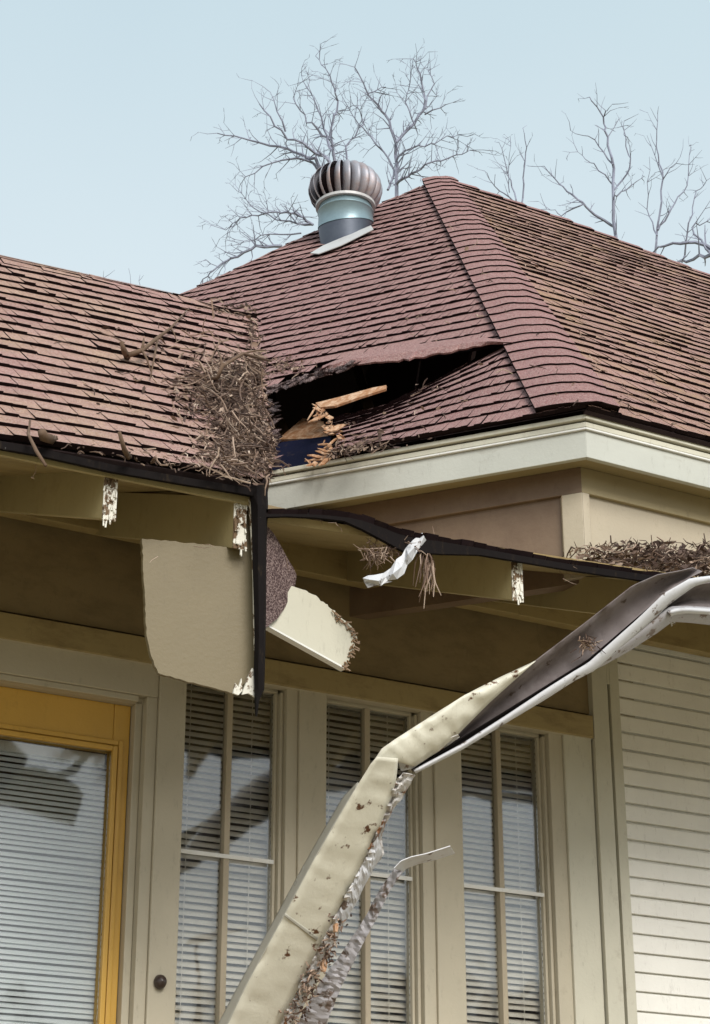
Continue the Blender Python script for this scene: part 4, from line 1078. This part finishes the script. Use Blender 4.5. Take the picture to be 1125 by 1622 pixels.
tree('bare_tree', (625, 480), 26.5, [
    (zl((730, 900), (735, 480), (735, 330), (700, 230), (640, 160), (590, 60)), .026),
    (zl((735, 330), (800, 260), (840, 200), (830, 110), (800, 30)), .020),
    (zl((840, 220), (940, 185)), .010), (zl((710, 500), (730, 420), (650, 310), (590, 240), (560, 200)), .014),
    (zl((740, 480), (790, 440), (860, 400), (940, 380), (1000, 355)), .016), (zl((735, 390), (800, 340), (880, 330), (960, 300)), .013),
    (zl((640, 160), (700, 130)), .009), (zl((800, 260), (770, 180), (790, 90)), .010), (zl((840, 200), (870, 120), (850, 60)), .010)], 'upright bare tree rising between the turbine vent and roof peak', seed=12, dens=1.15)
Z2 = lambda x, y: (700+x*.3778, 150+y*.3778)
def z2(*p): return [Z2(*q) for q in p]
tree('bare_tree', (973, 430), 28, [
    (z2((725, 900), (725, 600), (718, 300), (690, 180), (680, 90), (620, 10)), .024), (z2((730, 560), (640, 500), (570, 440), (490, 370), (430, 300)), .018),
    (z2((718, 300), (640, 190), (540, 150)), .010), (z2((722, 400), (790, 310), (770, 180), (765, 110)), .012), (z2((680, 90), (715, 40)), .008),
    (z2((720, 430), (790, 380), (850, 340)), .010), (z2((600, 460), (500, 500), (440, 480)), .010), (z2((722, 380), (640, 290), (570, 240)), .010)], 'tallest bare tree above the right roof ridge', seed=21, dens=.6)
tree('bare_tree', (1040, 470), 30, [
    (z2((870, 800), (905, 560), (925, 350), (900, 220), (905, 80)), .017), (z2((905, 560), (960, 480), (1030, 380), (1045, 210)), .014), (z2((900, 600), (860, 480), (870, 260)), .010),
    (z2((925, 350), (1000, 260)), .008), (z2((1010, 700), (1040, 540), (1070, 400), (1125, 350)), .012), (z2((925, 350), (860, 170)), .008)], 'slim bare tree at the right edge behind the roof', seed=33, dens=.6)
tree('bare_tree', (1130, 500), 22, [
    (z2((1400, 760), (1230, 660), (1125, 672), (1030, 690), (950, 712)), .030), (z2((1230, 690), (1060, 620), (940, 630), (860, 680)), .022), (z2((1125, 672), (1050, 560), (1125, 520)), .012), (z2((1180, 800), (1090, 750), (980, 710)), .010)], 'dark low bare boughs reaching in from the right edge', seed=44, dens=.5)
tree('bare_tree', (815, 400), 30, [
    (z2((300, 620), (315, 440), (280, 340), (240, 200)), .014), (z2((330, 560), (340, 380), (355, 250), (340, 140)), .014), (z2((300, 450), (220, 380), (180, 320)), .010), (z2((280, 400), (280, 300), (290, 200)), .007)], 'small thin bare tree just right of the roof peak', seed=55, dens=.55)
tree('bare_tree', (210, 520), 34, [
    ([(225, 520), (220, 470), (222, 435)], .010), ([(205, 520), (208, 470), (204, 425)], .008), ([(170, 520), (170, 470), (165, 440)], .008), ([(230, 520), (235, 460)], .006)], 'tiny faint bare treetop above the left roof ridge', seed=66, dens=.25, spread=.3)

# ------------------------------------------------------------------ trees across the street (seen mirrored in the panes)
rr = random.Random(77); mb = MB()
for k in range(9000):
    azd = R(rr.uniform(88, 160)); dist = rr.uniform(24, 29)
    top = 6.6 + 1.6*noise.noise(Vector((azd*9, 1, 2))) + .8*noise.noise(Vector((azd*40, 5, 2)))
    h = top*rr.random()**.7
    c = Vector((math.sin(azd)*dist, math.cos(azd)*dist, h)); a_ = Vector((rr.gauss(0, 1), rr.gauss(0, 1), rr.gauss(0, 1))).normalized()*rr.uniform(.15, .38)
    b_ = a_.cross(Vector((rr.gauss(0, 1), rr.gauss(0, 1), rr.gauss(0, 1)))).normalized()*rr.uniform(.08, .25)
    mb.face([c-a_, c+b_, c+a_, c-b_], 0, rr.random()*.55)
o = mb.build('tree_line', M['leaf']); tag(o, 'brown winter tree line across the street mirrored in the windows', 'trees', kind='stuff')
